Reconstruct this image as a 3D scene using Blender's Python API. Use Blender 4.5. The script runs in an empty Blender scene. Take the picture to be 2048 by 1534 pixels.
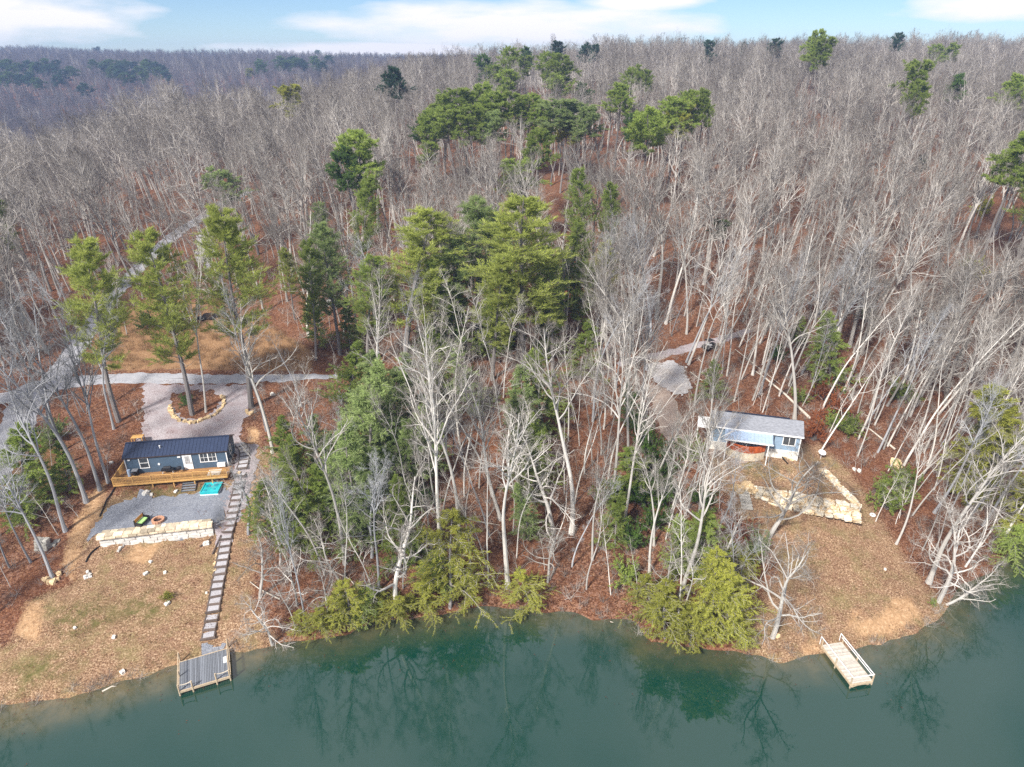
import bpy, math, random
import numpy as np
from mathutils import Vector, Matrix
from mathutils.geometry import delaunay_2d_cdt
R = math.radians
sc = bpy.context.scene
col = sc.collection
random.seed(7)

# ------------------------------------------------------------------ camera
PITCH, FPX, CH = R(25.4), 1365.0, 56.0
cd = bpy.data.cameras.new('camera')
cam = bpy.data.objects.new('camera', cd); col.objects.link(cam)
cam.location = (0, 0, CH); cam.rotation_euler = (R(90) - PITCH, 0, 0)
cd.sensor_width = 36; cd.lens = 36 * FPX / 2048; cd.clip_end = 9000; cd.clip_start = .5
sc.camera = cam

# ------------------------------------------------------------------ sky and sun
SUN_EL, SUN_AZ = R(42), R(215)      # azimuth clockwise from +Y : light comes from behind left of the camera
w = bpy.data.worlds.new('World'); sc.world = w; w.use_nodes = True
nt = w.node_tree; N = nt.nodes; L = nt.links; N.clear()
def nd(nt, t, **k):
    n = nt.nodes.new(t)
    for a, b in k.items(): setattr(n, a, b)
    return n
def mth(nt, op, a, b=None, clamp=False):
    n = nd(nt, 'ShaderNodeMath', operation=op, use_clamp=clamp)
    for i, v in enumerate((a, b)):
        if v is None: continue
        if isinstance(v, (int, float)): n.inputs[i].default_value = v
        else: nt.links.new(v, n.inputs[i])
    return n.outputs[0]
sky = nd(nt, 'ShaderNodeTexSky', sky_type='NISHITA', sun_disc=False, sun_elevation=SUN_EL, sun_rotation=SUN_AZ,
         altitude=200, air_density=0.8, dust_density=0.15, ozone_density=4.0)
tc = nd(nt, 'ShaderNodeTexCoord'); sp = nd(nt, 'ShaderNodeSeparateXYZ')
L.new(tc.outputs['Generated'], sp.inputs[0])
az = mth(nt, 'DIVIDE', sp.outputs[0], mth(nt, 'MAXIMUM', sp.outputs[1], .05))
el = sp.outputs[2]
cmb = nd(nt, 'ShaderNodeCombineXYZ')
L.new(mth(nt, 'MULTIPLY', az, 9), cmb.inputs[0]); L.new(mth(nt, 'MULTIPLY', el, 42), cmb.inputs[1])
nz = nd(nt, 'ShaderNodeTexNoise'); nz.inputs['Scale'].default_value = 1; nz.inputs['Detail'].default_value = 5
L.new(cmb.outputs[0], nz.inputs['Vector'])
mask = None
for a0, e0, ra, re in ((-.70, .045, .23, .030), (.0, .040, .26, .028), (-.2, .012, .2, .009), (.17, .066, .09, .012), (.64, .052, .15, .014)):
    dx = mth(nt, 'DIVIDE', mth(nt, 'SUBTRACT', az, a0), ra); dy = mth(nt, 'DIVIDE', mth(nt, 'SUBTRACT', el, e0), re)
    d = mth(nt, 'SUBTRACT', 1.0, mth(nt, 'ADD', mth(nt, 'MULTIPLY', dx, dx), mth(nt, 'MULTIPLY', dy, dy)))
    mask = d if mask is None else mth(nt, 'MAXIMUM', mask, d)
mk = mth(nt, 'ADD', mask, mth(nt, 'MULTIPLY', mth(nt, 'SUBTRACT', nz.outputs[0], .5), 2.6))
mk = mth(nt, 'MULTIPLY', mth(nt, 'ADD', mk, .25), 1.0, True)
# thin cloud added overhead, out of view, to brighten the sky light and water reflections
nz2 = nd(nt, 'ShaderNodeTexNoise'); nz2.inputs['Scale'].default_value = 2.2; nz2.inputs['Detail'].default_value = 6
L.new(tc.outputs['Generated'], nz2.inputs['Vector'])
hi = mth(nt, 'MULTIPLY', mth(nt, 'SUBTRACT', nz2.outputs[0], .30), 4.0, True)
hi = mth(nt, 'MULTIPLY', hi, mth(nt, 'MULTIPLY', mth(nt, 'SUBTRACT', el, .12), 6.0, True))
mk = mth(nt, 'MAXIMUM', mk, mth(nt, 'MULTIPLY', hi, .85))
mx = nd(nt, 'ShaderNodeMixRGB'); mx.inputs[2].default_value = (9.6, 9.1, 9.2, 1)
sat = nd(nt, 'ShaderNodeHueSaturation'); sat.inputs['Saturation'].default_value = 1.02
tn = nd(nt, 'ShaderNodeMixRGB', blend_type='MULTIPLY'); tn.inputs[0].default_value = 1; tn.inputs[2].default_value = (.90, .95, 1.02, 1)
L.new(sky.outputs[0], tn.inputs[1]); L.new(tn.outputs[0], sat.inputs['Color'])
L.new(mth(nt, 'MULTIPLY', mk, .9), mx.inputs[0]); L.new(sat.outputs[0], mx.inputs[1])
bg = nd(nt, 'ShaderNodeBackground'); bg.inputs[1].default_value = .065
ow = nd(nt, 'ShaderNodeOutputWorld'); L.new(mx.outputs[0], bg.inputs[0]); L.new(bg.outputs[0], ow.inputs[0])
sl = bpy.data.lights.new('sun', 'SUN'); sl.energy = 3.9; sl.angle = R(7); sl.color = (1, .95, .88)
so = bpy.data.objects.new('sun', sl); col.objects.link(so)
sd = Vector((math.sin(SUN_AZ) * math.cos(SUN_EL), math.cos(SUN_AZ) * math.cos(SUN_EL), math.sin(SUN_EL)))
so.rotation_euler = sd.to_track_quat('Z', 'Y').to_euler(); so.location = (0, -40, 120)
sc.view_settings.view_transform = 'Standard'; sc.view_settings.look = 'None'; sc.view_settings.exposure = 0.95; sc.view_settings.gamma = 1
sc.render.engine = 'CYCLES'
cy = sc.cycles
cy.max_bounces = 4; cy.diffuse_bounces = 2; cy.glossy_bounces = 2; cy.transmission_bounces = 2; cy.transparent_max_bounces = 4; cy.volume_bounces = 0
cy.use_denoising = False
cy.use_adaptive_sampling = False
cy.sample_clamp_indirect = 4

# ------------------------------------------------------------------ noise and terrain
def _h(ix, iy, s):
    n = (ix * 374761393 + iy * 668265263 + s * 974634777) & 0xffffffff
    n = ((n ^ (n >> 13)) * 1274126177) & 0xffffffff
    return ((n ^ (n >> 16)) & 0xffff) / 65535.0
def vnoise(x, y, s=0):
    x = np.asarray(x, float); y = np.asarray(y, float)
    ix = np.floor(x).astype(np.int64); iy = np.floor(y).astype(np.int64)
    fx = x - ix; fy = y - iy; fx = fx * fx * (3 - 2 * fx); fy = fy * fy * (3 - 2 * fy)
    a = _h(ix, iy, s); b = _h(ix + 1, iy, s); c = _h(ix, iy + 1, s); d = _h(ix + 1, iy + 1, s)
    return (a * (1 - fx) + b * fx) * (1 - fy) + (c * (1 - fx) + d * fx) * fy - .5
def sstep(a, b, x):
    t = np.clip((x - a) / (b - a), 0, 1); return t * t * (3 - 2 * t)
def raydir(u, v):
    du = (u - 1024) / FPX; dv = (v - 767) / FPX
    return np.array((du, math.cos(PITCH) - dv * math.sin(PITCH), -math.sin(PITCH) - dv * math.cos(PITCH)))
def atz(u, v, z):
    d = raydir(u, v); t = (z - CH) / d[2]; return np.array((d[0] * t, d[1] * t, z))
SHPX = [(0,1415),(100,1405),(240,1365),(355,1330),(460,1305),(560,1290),(620,1275),(700,1265),(760,1243),(850,1235),(960,1215),(1040,1216),(1100,1225),(1200,1232),(1270,1245),(1300,1285),(1400,1292),(1500,1310),(1560,1318),(1640,1312),(1720,1300),(1800,1275),(1880,1245),(1897,1210),(1915,1185),(1980,1140),(2048,1075)]
SHORE = [(-400, 20), (-120, 38), (-70, 44.5)] + [tuple(atz(u, v, 0)[:2]) for u, v in SHPX] + [(90, 84), (130, 100), (220, 150), (500, 260)]
SHORE = np.array(SHORE)
def seg_dist(px, py, poly, closed=False):
    P = np.asarray(poly, float); n = len(P); best = np.full(np.shape(px), 1e9)
    for i in range(n if closed else n - 1):
        a = P[i]; b = P[(i + 1) % n]; ab = b - a
        t = np.clip(((px - a[0]) * ab[0] + (py - a[1]) * ab[1]) / (ab @ ab + 1e-9), 0, 1)
        best = np.minimum(best, np.hypot(px - a[0] - t * ab[0], py - a[1] - t * ab[1]))
    return best
def inside(px, py, poly):
    P = np.asarray(poly, float); n = len(P); r = np.zeros(np.shape(px), bool)
    for i in range(n):
        x1, y1 = P[i]; x2, y2 = P[(i + 1) % n]
        if y1 == y2: continue
        c = ((y1 > py) != (y2 > py)) & (px < (x2 - x1) * (py - y1) / (y2 - y1) + x1)
        r ^= c
    return r
def sdf(px, py, poly):          # positive inside
    d = seg_dist(px, py, poly, True); return np.where(inside(px, py, poly), d, -d)
def sshore(px, py):
    return sdf(px, py, np.vstack([SHORE, [(500, 3000), (-400, 3000)]])) if False else np.where(
        py > np.interp(px, SHORE[:, 0], SHORE[:, 1]), 1, -1) * seg_dist(px, py, SHORE)
COLU = [-.8, -.4, -.1, .2, .8]
YS = np.array([0, 100, 150, 200, 260, 300, 380, 450, 600, 900, 1300, 4000.])
ZT = np.array([
    [9, 12, 16, 14, -1, -7, -8, -8, -4, 42, 56, 56],
    [9, 11, 16, 22, 27, 22, 1, -4, -2, 34, 50, 50],
    [9, 11.5, 17, 22, 28, 31, 37, 38, 32, 34, 42, 42],
    [9, 11, 17, 24, 31, 35, 42, 46, 44, 42, 42, 42],
    [9, 11, 18, 25, 32, 36, 43, 47, 47, 46, 46, 46.]])
def far_z(x, y):
    u = np.clip(x / np.maximum(y, 40), -.8, .8)
    z = 0
    for dy in (-15, 0, 15):
        cols = [np.interp(y + dy * np.maximum(y, 100) / 150, YS, ZT[i]) for i in range(5)]
        out = np.zeros_like(y)
        for i in range(4):
            t = (u - COLU[i]) / (COLU[i + 1] - COLU[i]); m = (t >= 0) & (t <= 1)
            ts = t * t * (3 - 2 * t)
            out = np.where(m, cols[i] * (1 - ts) + cols[i + 1] * ts, out)
        z = z + out / 3
    return z + vnoise(x / 60, y / 60, 3) * np.clip((y - 110) / 100, 0, 1) * 5 + vnoise(x / 22, y / 22, 4) * np.clip((y - 100) / 100, 0, 1) * 1.5
# pads: (centre, half sizes, rotation, z, blend at front, blend elsewhere)
YARD_A = atz(190, 1072, 5.0); YARD_B = atz(424, 1046, 5.0)
YROT = math.atan2(YARD_B[1] - YARD_A[1], YARD_B[0] - YARD_A[0])
def pad_w(x, y, c, hx, hy, rot, bf, bo):
    cx, sx = math.cos(rot), math.sin(rot)
    lx = (x - c[0]) * cx + (y - c[1]) * sx; ly = -(x - c[0]) * sx + (y - c[1]) * cx
    w1 = 1 - sstep(0, bo, np.abs(lx) - hx); w2 = 1 - sstep(0, bo, ly - hy); w3 = 1 - sstep(0, bf, -ly - hy)
    return w1 * w2 * w3
RW = [atz(1494, 970, 5.6), atz(1714, 1012, 5.4), atz(1647, 930, 6.2)]   # right retaining wall, top edge
RROT = math.atan2(RW[1][1] - RW[0][1], RW[1][0] - RW[0][0])
def height(x, y, detail=True):
    x = np.asarray(x, float); y = np.asarray(y, float)
    d = sshore(x, y)
    near = np.interp(d, [-80, -30, -6, 0, .7, 3, 19, 28, 40, 54, 120], [-8, -6, -2.0, 0, .38, .9, 3.8, 6.0, 7.6, 9.6, 14])
    t = sstep(100, 140, y) * sstep(20, 50, d)
    z = near * (1 - t) + far_z(x, y) * t
    if detail:
        z = z + vnoise(x / 9, y / 9, 1) * .5 * np.clip(d / 6, 0, 1) + vnoise(x / 2.2, y / 2.2, 2) * .14 * np.clip(np.abs(d) / 1.5 + .5, 0, 1) + vnoise(x / .9, y / .9, 5) * .06 + vnoise(x / 3.1, y / 3.1, 6) * .42 * (1 - sstep(1, 4, np.abs(d))) + vnoise(x / 1.3, y / 1.3, 7) * .22 * (1 - sstep(1, 3, np.abs(d)))
    m = pad_w(x, y, ((YARD_A[0] + YARD_B[0]) / 2 - math.sin(YROT) * 3.6, (YARD_A[1] + YARD_B[1]) / 2 + math.cos(YROT) * 3.6), 6.3, 3.6, YROT, .5, 1.8)
    z = z * (1 - m) + 5.0 * m
    m = pad_w(x, y, (-44.3, 80.5), 7.5, 3.2, R(9.5), 2.2, 4)
    z = z * (1 - m) + 6.35 * m
    c = (RW[0] + RW[1]) / 2
    m = pad_w(x, y, (c[0] - math.sin(RROT) * 2.7, c[1] + math.cos(RROT) * 2.7), 5.6, 2.7, RROT, .6, 2.5)
    z = z * (1 - m) + 5.35 * m
    m = pad_w(x, y, (32.6, 82.4), 6.4, 3.6, R(-15.6), 3.0, 4)
    z = z * (1 - m) + 7.0 * m
    return z
def hz(x, y): return float(height(np.array([x]), np.array([y]))[0])
_T = np.concatenate([np.arange(50, 200, .35), np.arange(200, 1400, 2.)])
def at(u, v, dz=0):              # where the line of sight through a photo pixel meets the ground (plus dz)
    d = raydir(u, v); X = d[0] * _T; Y = d[1] * _T; Z = CH + d[2] * _T
    h = height(X, Y) + dz
    k = np.argmax(Z < h)
    if k == 0: k = len(_T) - 1
    a, b = Z[k - 1] - h[k - 1], Z[k] - h[k]
    f = a / (a - b + 1e-9); t = _T[k - 1] + (_T[k] - _T[k - 1]) * f
    return np.array((d[0] * t, d[1] * t, CH + d[2] * t - dz))

# ------------------------------------------------------------------ mesh helpers
def tag(o, label=None, cat=None, group=None, kind=None):
    for k, v in (('label', label), ('category', cat), ('group', group), ('kind', kind)):
        if v: o[k] = v
    return o
def empty(name, loc, rz=0, label=None, cat=None, group=None):
    o = bpy.data.objects.new(name, None); col.objects.link(o); o.empty_display_size = .3
    o.location = tuple(loc); o.rotation_euler = (0, 0, rz)
    return tag(o, label, cat, group)
def link(name, me, parent=None):
    o = bpy.data.objects.new(name, me); col.objects.link(o); o.parent = parent; return o
def np_mesh(name, V, F3=None, F4=None, mat=None, attr=None, smooth=False):
    me = bpy.data.meshes.new(name)
    V = np.asarray(V, np.float32).reshape(-1, 3)
    idx = []; st = []; tot = []; p = 0
    for F, k in ((F4, 4), (F3, 3)):
        if F is None or len(F) == 0: continue
        F = np.asarray(F, np.int32).reshape(-1, k)
        idx.append(F.ravel()); st.append(np.arange(len(F)) * k + p); tot.append(np.full(len(F), k)); p += F.size
    me.vertices.add(len(V)); me.vertices.foreach_set('co', V.ravel())
    if idx:
        idx = np.concatenate(idx); st = np.concatenate(st).astype(np.int32)
        me.loops.add(len(idx)); me.loops.foreach_set('vertex_index', idx)
        me.polygons.add(len(st)); me.polygons.foreach_set('loop_start', st)
        me.polygons.foreach_set('use_smooth', np.full(len(st), smooth))
    if attr:
        for k, a in attr.items():
            a = np.asarray(a, np.float32)
            if a.ndim == 1: a = np.stack([a, a, a], 1)
            if a.shape[1] == 3: a = np.hstack([a, np.ones((len(a), 1), np.float32)])
            ca = me.color_attributes.new(k, 'FLOAT_COLOR', 'POINT'); ca.data.foreach_set('color', a.astype(np.float32).ravel())
    me.update(calc_edges=True); me.validate()
    if mat: me.materials.append(mat)
    return me
class MB:
    def __init__(s): s.v = []; s.f = []; s.c = []
    def add(s, vs, fs, c=.5):
        b = len(s.v); s.v += [tuple(q) for q in vs]; s.f += [tuple(i + b for i in f) for f in fs]; s.c += [c] * len(vs); return s
    def box(s, c, d, rz=0, M=None, col=.5, rx=0, ry=0):
        x, y, z = (q / 2 for q in d)
        vs = [Vector((sx * x, sy * y, sz * z)) for sz in (-1, 1) for sx, sy in ((-1, -1), (1, -1), (1, 1), (-1, 1))]
        M2 = Matrix.Translation(c) @ Matrix.Rotation(rz, 4, 'Z') @ Matrix.Rotation(ry, 4, 'Y') @ Matrix.Rotation(rx, 4, 'X')
        if M: M2 = M @ M2
        s.add([M2 @ q for q in vs], [(0, 3, 2, 1), (4, 5, 6, 7), (0, 1, 5, 4), (1, 2, 6, 5), (2, 3, 7, 6), (3, 0, 4, 7)], col); return s
    def bar(s, a, b, wd, ht=None, col=.5):
        a = Vector(a); b = Vector(b); d = b - a; Lg = d.length; q = d.to_track_quat('Z', 'Y')
        ht = ht or wd
        vs = [a + q @ Vector((sx * wd / 2, sy * ht / 2, z)) for z in (0, Lg) for sx, sy in ((-1, -1), (1, -1), (1, 1), (-1, 1))]
        s.add(vs, [(0, 3, 2, 1), (4, 5, 6, 7), (0, 1, 5, 4), (1, 2, 6, 5), (2, 3, 7, 6), (3, 0, 4, 7)], col); return s
    def tube(s, pts, r, n=8, col=.5, cap=True):
        pts = [Vector(p) for p in pts]; rs = r if isinstance(r, (list, tuple)) else [r] * len(pts); vs = []; fs = []
        for i, p in enumerate(pts):
            d = (pts[min(i + 1, len(pts) - 1)] - pts[max(i - 1, 0)]).normalized()
            ref = Vector((0, 0, 1)) if abs(d.z) < .9 else Vector((1, 0, 0))
            u = d.cross(ref).normalized(); v = d.cross(u)
            for k in range(n):
                a = 2 * math.pi * k / n; vs.append(p + (u * math.cos(a) + v * math.sin(a)) * rs[i])
        for i in range(len(pts) - 1):
            for k in range(n):
                fs.append((i * n + k, i * n + (k + 1) % n, (i + 1) * n + (k + 1) % n, (i + 1) * n + k))
        if cap: fs += [tuple(range(n))[::-1], tuple(range((len(pts) - 1) * n, len(pts) * n))]
        s.add(vs, fs, col); return s
    def rock(s, c, d, rz=0, rough=.16, col=.5, sub=2):     # rounded irregular block
        n = sub + 1; vs = []; key = {}; fs = []
        def vid(p):
            if p not in key:
                key[p] = len(vs); q = Vector([t / sub * 2 - 1 for t in p])
                l = q.length; q = q * (1 - .16 * (l - 1) ** 1.0)
                vs.append(q)
            return key[p]
        for ax in range(3):
            for sd_ in (0, sub):
                for i in range(sub):
                    for j in range(sub):
                        def P(a, b):
                            t = [0, 0, 0]; t[ax] = sd_; t[(ax + 1) % 3] = a; t[(ax + 2) % 3] = b; return vid(tuple(t))
                        q = (P(i, j), P(i + 1, j), P(i + 1, j + 1), P(i, j + 1)); fs.append(q if sd_ else q[::-1])
        cs, sn = math.cos(rz), math.sin(rz); out = []
        for q in vs:
            q = Vector((q.x * d[0] / 2, q.y * d[1] / 2, q.z * d[2] / 2)); mn = min(d)
            q += Vector([random.uniform(-1, 1) * rough * mn for _ in range(3)])
            out.append((c[0] + q.x * cs - q.y * sn, c[1] + q.x * sn + q.y * cs, c[2] + q.z))
        s.add(out, fs, col); return s
    def mesh(s, name, mat, smooth=False):
        me = bpy.data.meshes.new(name); me.from_pydata(s.v, [], s.f); me.update()
        ca = me.color_attributes.new('tint', 'FLOAT_COLOR', 'POINT')
        ca.data.foreach_set('color', np.repeat(np.array(s.c, np.float32), 4))
        if smooth: me.polygons.foreach_set('use_smooth', [True] * len(me.polygons))
        me.materials.append(mat); return me
    def build(s, name, mat, parent=None, smooth=False): return link(name, s.mesh(name, mat, smooth), parent)

# ------------------------------------------------------------------ materials
def newmat(name):
    m = bpy.data.materials.new(name); m.use_nodes = True; t = m.node_tree; t.nodes.clear()
    o = nd(t, 'ShaderNodeOutputMaterial'); b = nd(t, 'ShaderNodeBsdfPrincipled'); t.links.new(b.outputs[0], o.inputs[0])
    b.inputs['Specular IOR Level'].default_value = .25
    return m, t, b, o
def noise(t, scale, detail=3, rough=.55, coord='Object', vec=None, dist=0):
    n = nd(t, 'ShaderNodeTexNoise'); n.inputs['Scale'].default_value = scale; n.inputs['Detail'].default_value = detail; n.inputs['Roughness'].default_value = rough
    n.inputs['Distortion'].default_value = dist
    if vec is None: vec = nd(t, 'ShaderNodeTexCoord').outputs[coord]
    t.links.new(vec, n.inputs['Vector']); return n.outputs[0]
def ramp(t, fac, stops):
    r = nd(t, 'ShaderNodeValToRGB'); e = r.color_ramp.elements
    while len(e) < len(stops): e.new(.5)
    for i, (p, c) in enumerate(stops): e[i].position = p; e[i].color = (*c, 1)
    t.links.new(fac, r.inputs[0]); return r.outputs[0]
def mix(t, f, a, b, mode='MIX'):
    m = nd(t, 'ShaderNodeMixRGB', blend_type=mode)
    for i, v in ((0, f), (1, a), (2, b)):
        if isinstance(v, (int, float)): m.inputs[i].default_value = v if i == 0 else (v, v, v, 1)
        elif isinstance(v, tuple): m.inputs[i].default_value = (*v, 1)
        else: t.links.new(v, m.inputs[i])
    return m.outputs[0]
def bump(t, b, h, strength=.4, dist=.05):
    n = nd(t, 'ShaderNodeBump'); n.inputs['Strength'].default_value = strength; n.inputs['Distance'].default_value = dist
    t.links.new(h, n.inputs['Height']); t.links.new(n.outputs[0], b.inputs['Normal'])
def attr(t, name):
    a = nd(t, 'ShaderNodeAttribute'); a.attribute_name = name; return a
def simple(name, c, rough=.6, var=.15, scale=6, metal=0, tint=0, spec=.25, stretch=None):
    m, t, b, o = newmat(name)
    vec = nd(t, 'ShaderNodeTexCoord').outputs['Object']
    if stretch:
        mp = nd(t, 'ShaderNodeMapping'); mp.inputs['Scale'].default_value = stretch; t.links.new(vec, mp.inputs[0]); vec = mp.outputs[0]
    n = noise(t, scale, 4, .6, vec=vec)
    c1 = tuple(x * (1 - var) for x in c); c2 = tuple(min(1, x * (1 + var)) for x in c)
    cc = ramp(t, n, [(.3, c1), (.7, c2)])
    if tint:
        a = attr(t, 'tint'); g = mth(t, 'ADD', mth(t, 'MULTIPLY', a.outputs['Fac'], tint), 1 - tint / 2)
        cc = mix(t, 1.0, cc, g, 'MULTIPLY')
    t.links.new(cc, b.inputs['Base Color']); b.inputs['Roughness'].default_value = rough; b.inputs['Metallic'].default_value = metal
    b.inputs['Specular IOR Level'].default_value = spec
    return m

M = {}
# --- ground
m, t, b, o = newmat('ground'); M['ground'] = m
vec = nd(t, 'ShaderNodeTexCoord').outputs['Object']
big = noise(t, .12, 4, .6, vec=vec); mid = noise(t, .9, 5, .7, vec=vec); fine = noise(t, 6.5, 3, .75, vec=vec); fin2 = noise(t, 3.1, 4, .8, vec=vec)
vo = nd(t, 'ShaderNodeTexVoronoi'); vo.inputs['Scale'].default_value = 4.2; t.links.new(vec, vo.inputs['Vector'])
vc = nd(t, 'ShaderNodeSeparateColor'); t.links.new(vo.outputs['Color'], vc.inputs[0])
litter = ramp(t, fine, [(.28, (.018, .009, .007)), (.42, (.085, .038, .022)), (.55, (.190, .090, .052)), (.68, (.44, .28, .17))])
litter = mix(t, mth(t, 'MULTIPLY', mth(t, 'GREATER_THAN', vc.outputs[0], .80), .55), litter, (.28, .165, .12))
litter = mix(t, mth(t, 'MULTIPLY', mth(t, 'LESS_THAN', vc.outputs[1], .2), .5), litter, (.03, .016, .013))
litter = mix(t, mth(t, 'MULTIPLY', mth(t, 'SUBTRACT', big, .45), 2.2, True), litter, mix(t, fine, (.07, .025, .012), (.30, .115, .05)))
lawn = ramp(t, fine, [(.30, (.05, .03, .016)), (.43, (.17, .10, .058)), (.55, (.33, .21, .125)), (.68, (.62, .48, .33))])
lawn = mix(t, mth(t, 'MULTIPLY', mth(t, 'SUBTRACT', mid, .45), 3.0, True), lawn, mix(t, fine, (.07, .035, .02), (.32, .18, .12)))
lawn = mix(t, mth(t, 'MULTIPLY', mth(t, 'SUBTRACT', noise(t, .38, 5, .7, vec=vec), .47), 3.0, True), lawn, mix(t, fine, (.06, .055, .02), (.34, .29, .13)))
clay = ramp(t, fin2, [(.3, (.27, .16, .085)), (.55, (.44, .28, .155)), (.72, (.60, .44, .29))])
dry = ramp(t, fine, [(.25, (.11, .06, .03)), (.5, (.27, .155, .08)), (.72, (.46, .32, .19))])
z_ = nd(t, 'ShaderNodeSeparateColor'); za = attr(t, 'zone'); t.links.new(za.outputs['Color'], z_.inputs[0])
def edge(s): return mth(t, 'MULTIPLY', mth(t, 'ADD', mth(t, 'SUBTRACT', s, .5), mth(t, 'ADD', mth(t, 'MULTIPLY', mth(t, 'SUBTRACT', mid, .5), 1.2), mth(t, 'MULTIPLY', mth(t, 'SUBTRACT', fine, .5), .8))), 2.6, False)
def eg(s): return mth(t, 'ADD', edge(s), .5, True)
cc = mix(t, eg(z_.outputs[0]), litter, lawn)
cc = mix(t, eg(z_.outputs[1]), cc, clay)
cc = mix(t, eg(z_.outputs[2]), cc, dry)
moss = mth(t, 'MULTIPLY', za.outputs['Alpha'], mth(t, 'MULTIPLY', mth(t, 'SUBTRACT', mid, .40), 4, True))
cc = mix(t, moss, cc, mix(t, fine, (.05, .055, .015), (.16, .15, .05)))
t.links.new(cc, b.inputs['Base Color']); b.inputs['Roughness'].default_value = .95; b.inputs['Specular IOR Level'].default_value = .05
bump(t, b, fine, .55, .12)
# --- gravel / asphalt
def gravel(name, a, bb, c, s=9, patch=None):
    m, t, b, o = newmat(name); M[name] = m
    vec = nd(t, 'ShaderNodeTexCoord').outputs['Object']
    f = noise(t, s, 3, .8, vec=vec); g = noise(t, .5, 4, .65, vec=vec)
    cc = ramp(t, f, [(.3, a), (.5, bb), (.7, c)])
    cc = mix(t, mth(t, 'MULTIPLY', mth(t, 'SUBTRACT', g, .45), 2.2, True), cc, patch or tuple(x * .75 for x in bb))
    t.links.new(cc, b.inputs['Base Color']); b.inputs['Roughness'].default_value = .95; b.inputs['Specular IOR Level'].default_value = .05
    bump(t, b, f, .5, .06)
gravel('gravel_yard', (.10, .107, .125), (.22, .235, .27), (.44, .46, .50), patch=(.145, .16, .20))
gravel('gravel_drive', (.14, .115, .12), (.33, .295, .305), (.58, .54, .55), patch=(.24, .165, .165))
gravel('asphalt', (.22, .22, .24), (.32, .325, .35), (.43, .435, .46), 5, patch=(.42, .41, .42))
gravel('pale_gravel', (.24, .235, .24), (.42, .41, .415), (.58, .57, .57), patch=(.27, .21, .17))
gravel('dirt_track', (.2, .14, .11), (.34, .27, .225), (.5, .43, .37), patch=(.30, .22, .18))
# --- water
m, t, b, o = newmat('water'); M['water'] = m
vec = nd(t, 'ShaderNodeTexCoord').outputs['Object']
a = attr(t, 'shallow')
n1 = noise(t, .06, 3, .5, vec=vec); n2 = noise(t, .5, 5, .7, vec=vec)
deep = mix(t, n1, (.002, .034, .023), (.004, .042, .030))
sh = mix(t, n2, (.02, .035, .02), (.20, .15, .07))
s2 = nd(t, 'ShaderNodeSeparateColor'); t.links.new(a.outputs['Color'], s2.inputs[0])
cc = mix(t, mth(t, 'MULTIPLY', s2.outputs[0], mth(t, 'ADD', n2, .55), True), deep, sh)
t.links.new(cc, b.inputs['Base Color']); b.inputs['Roughness'].default_value = .02; b.inputs['IOR'].default_value = 1.8
t.links.new(mth(t, 'MULTIPLY', mth(t, 'SUBTRACT', noise(t, .045, 4, .6, vec=vec, dist=1.0), .42), .30, True), b.inputs['Roughness']); b.inputs['Specular IOR Level'].default_value = .5
mp = nd(t, 'ShaderNodeMapping'); mp.inputs['Scale'].default_value = (.7, 1.6, 1); t.links.new(vec, mp.inputs[0])
bump(t, b, noise(t, 2.2, 3, .5, vec=mp.outputs[0]), .022, .08)
# --- bark
def bark(name, lo, hi, tw1, tw2):
    m, t, b, o = newmat(name); M[name] = m
    vec = nd(t, 'ShaderNodeTexCoord').outputs['Object']; mp = nd(t, 'ShaderNodeMapping'); mp.inputs['Scale'].default_value = (3, 3, .7); t.links.new(vec, mp.inputs[0])
    f = noise(t, 1.6, 4, .7, vec=mp.outputs[0]); cc = mix(t, f, lo, hi)
    oi = nd(t, 'ShaderNodeObjectInfo'); lv = attr(t, 'lv')
    tw = mix(t, oi.outputs['Random'], tw1, tw2)
    cc = mix(t, lv.outputs['Fac'], cc, tw)
    g = mth(t, 'ADD', mth(t, 'MULTIPLY', oi.outputs['Random'], .65), .50)
    cc = mix(t, 1.0, cc, g, 'MULTIPLY')
    t.links.new(cc, b.inputs['Base Color']); b.inputs['Roughness'].default_value = .9; b.inputs['Specular IOR Level'].default_value = .1
bark('bark_pale', (.38, .35, .31), (.80, .77, .72), (.19, .16, .135), (.27, .245, .22))
bark('bark_far', (.30, .27, .245), (.68, .65, .60), (.16, .135, .115), (.22, .20, .175))
bark('bark_ridge', (.13, .115, .12), (.34, .31, .31), (.085, .07, .07), (.13, .11, .11))  # far ridge's dimmer distance tone put into a darker bark copy
bark('bark_grey', (.22, .225, .235), (.50, .505, .52), (.30, .30, .29), (.33, .33, .33))
bark('bark_pine', (.14, .12, .11), (.34, .32, .31), (.30, .28, .26), (.28, .26, .24))
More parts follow.
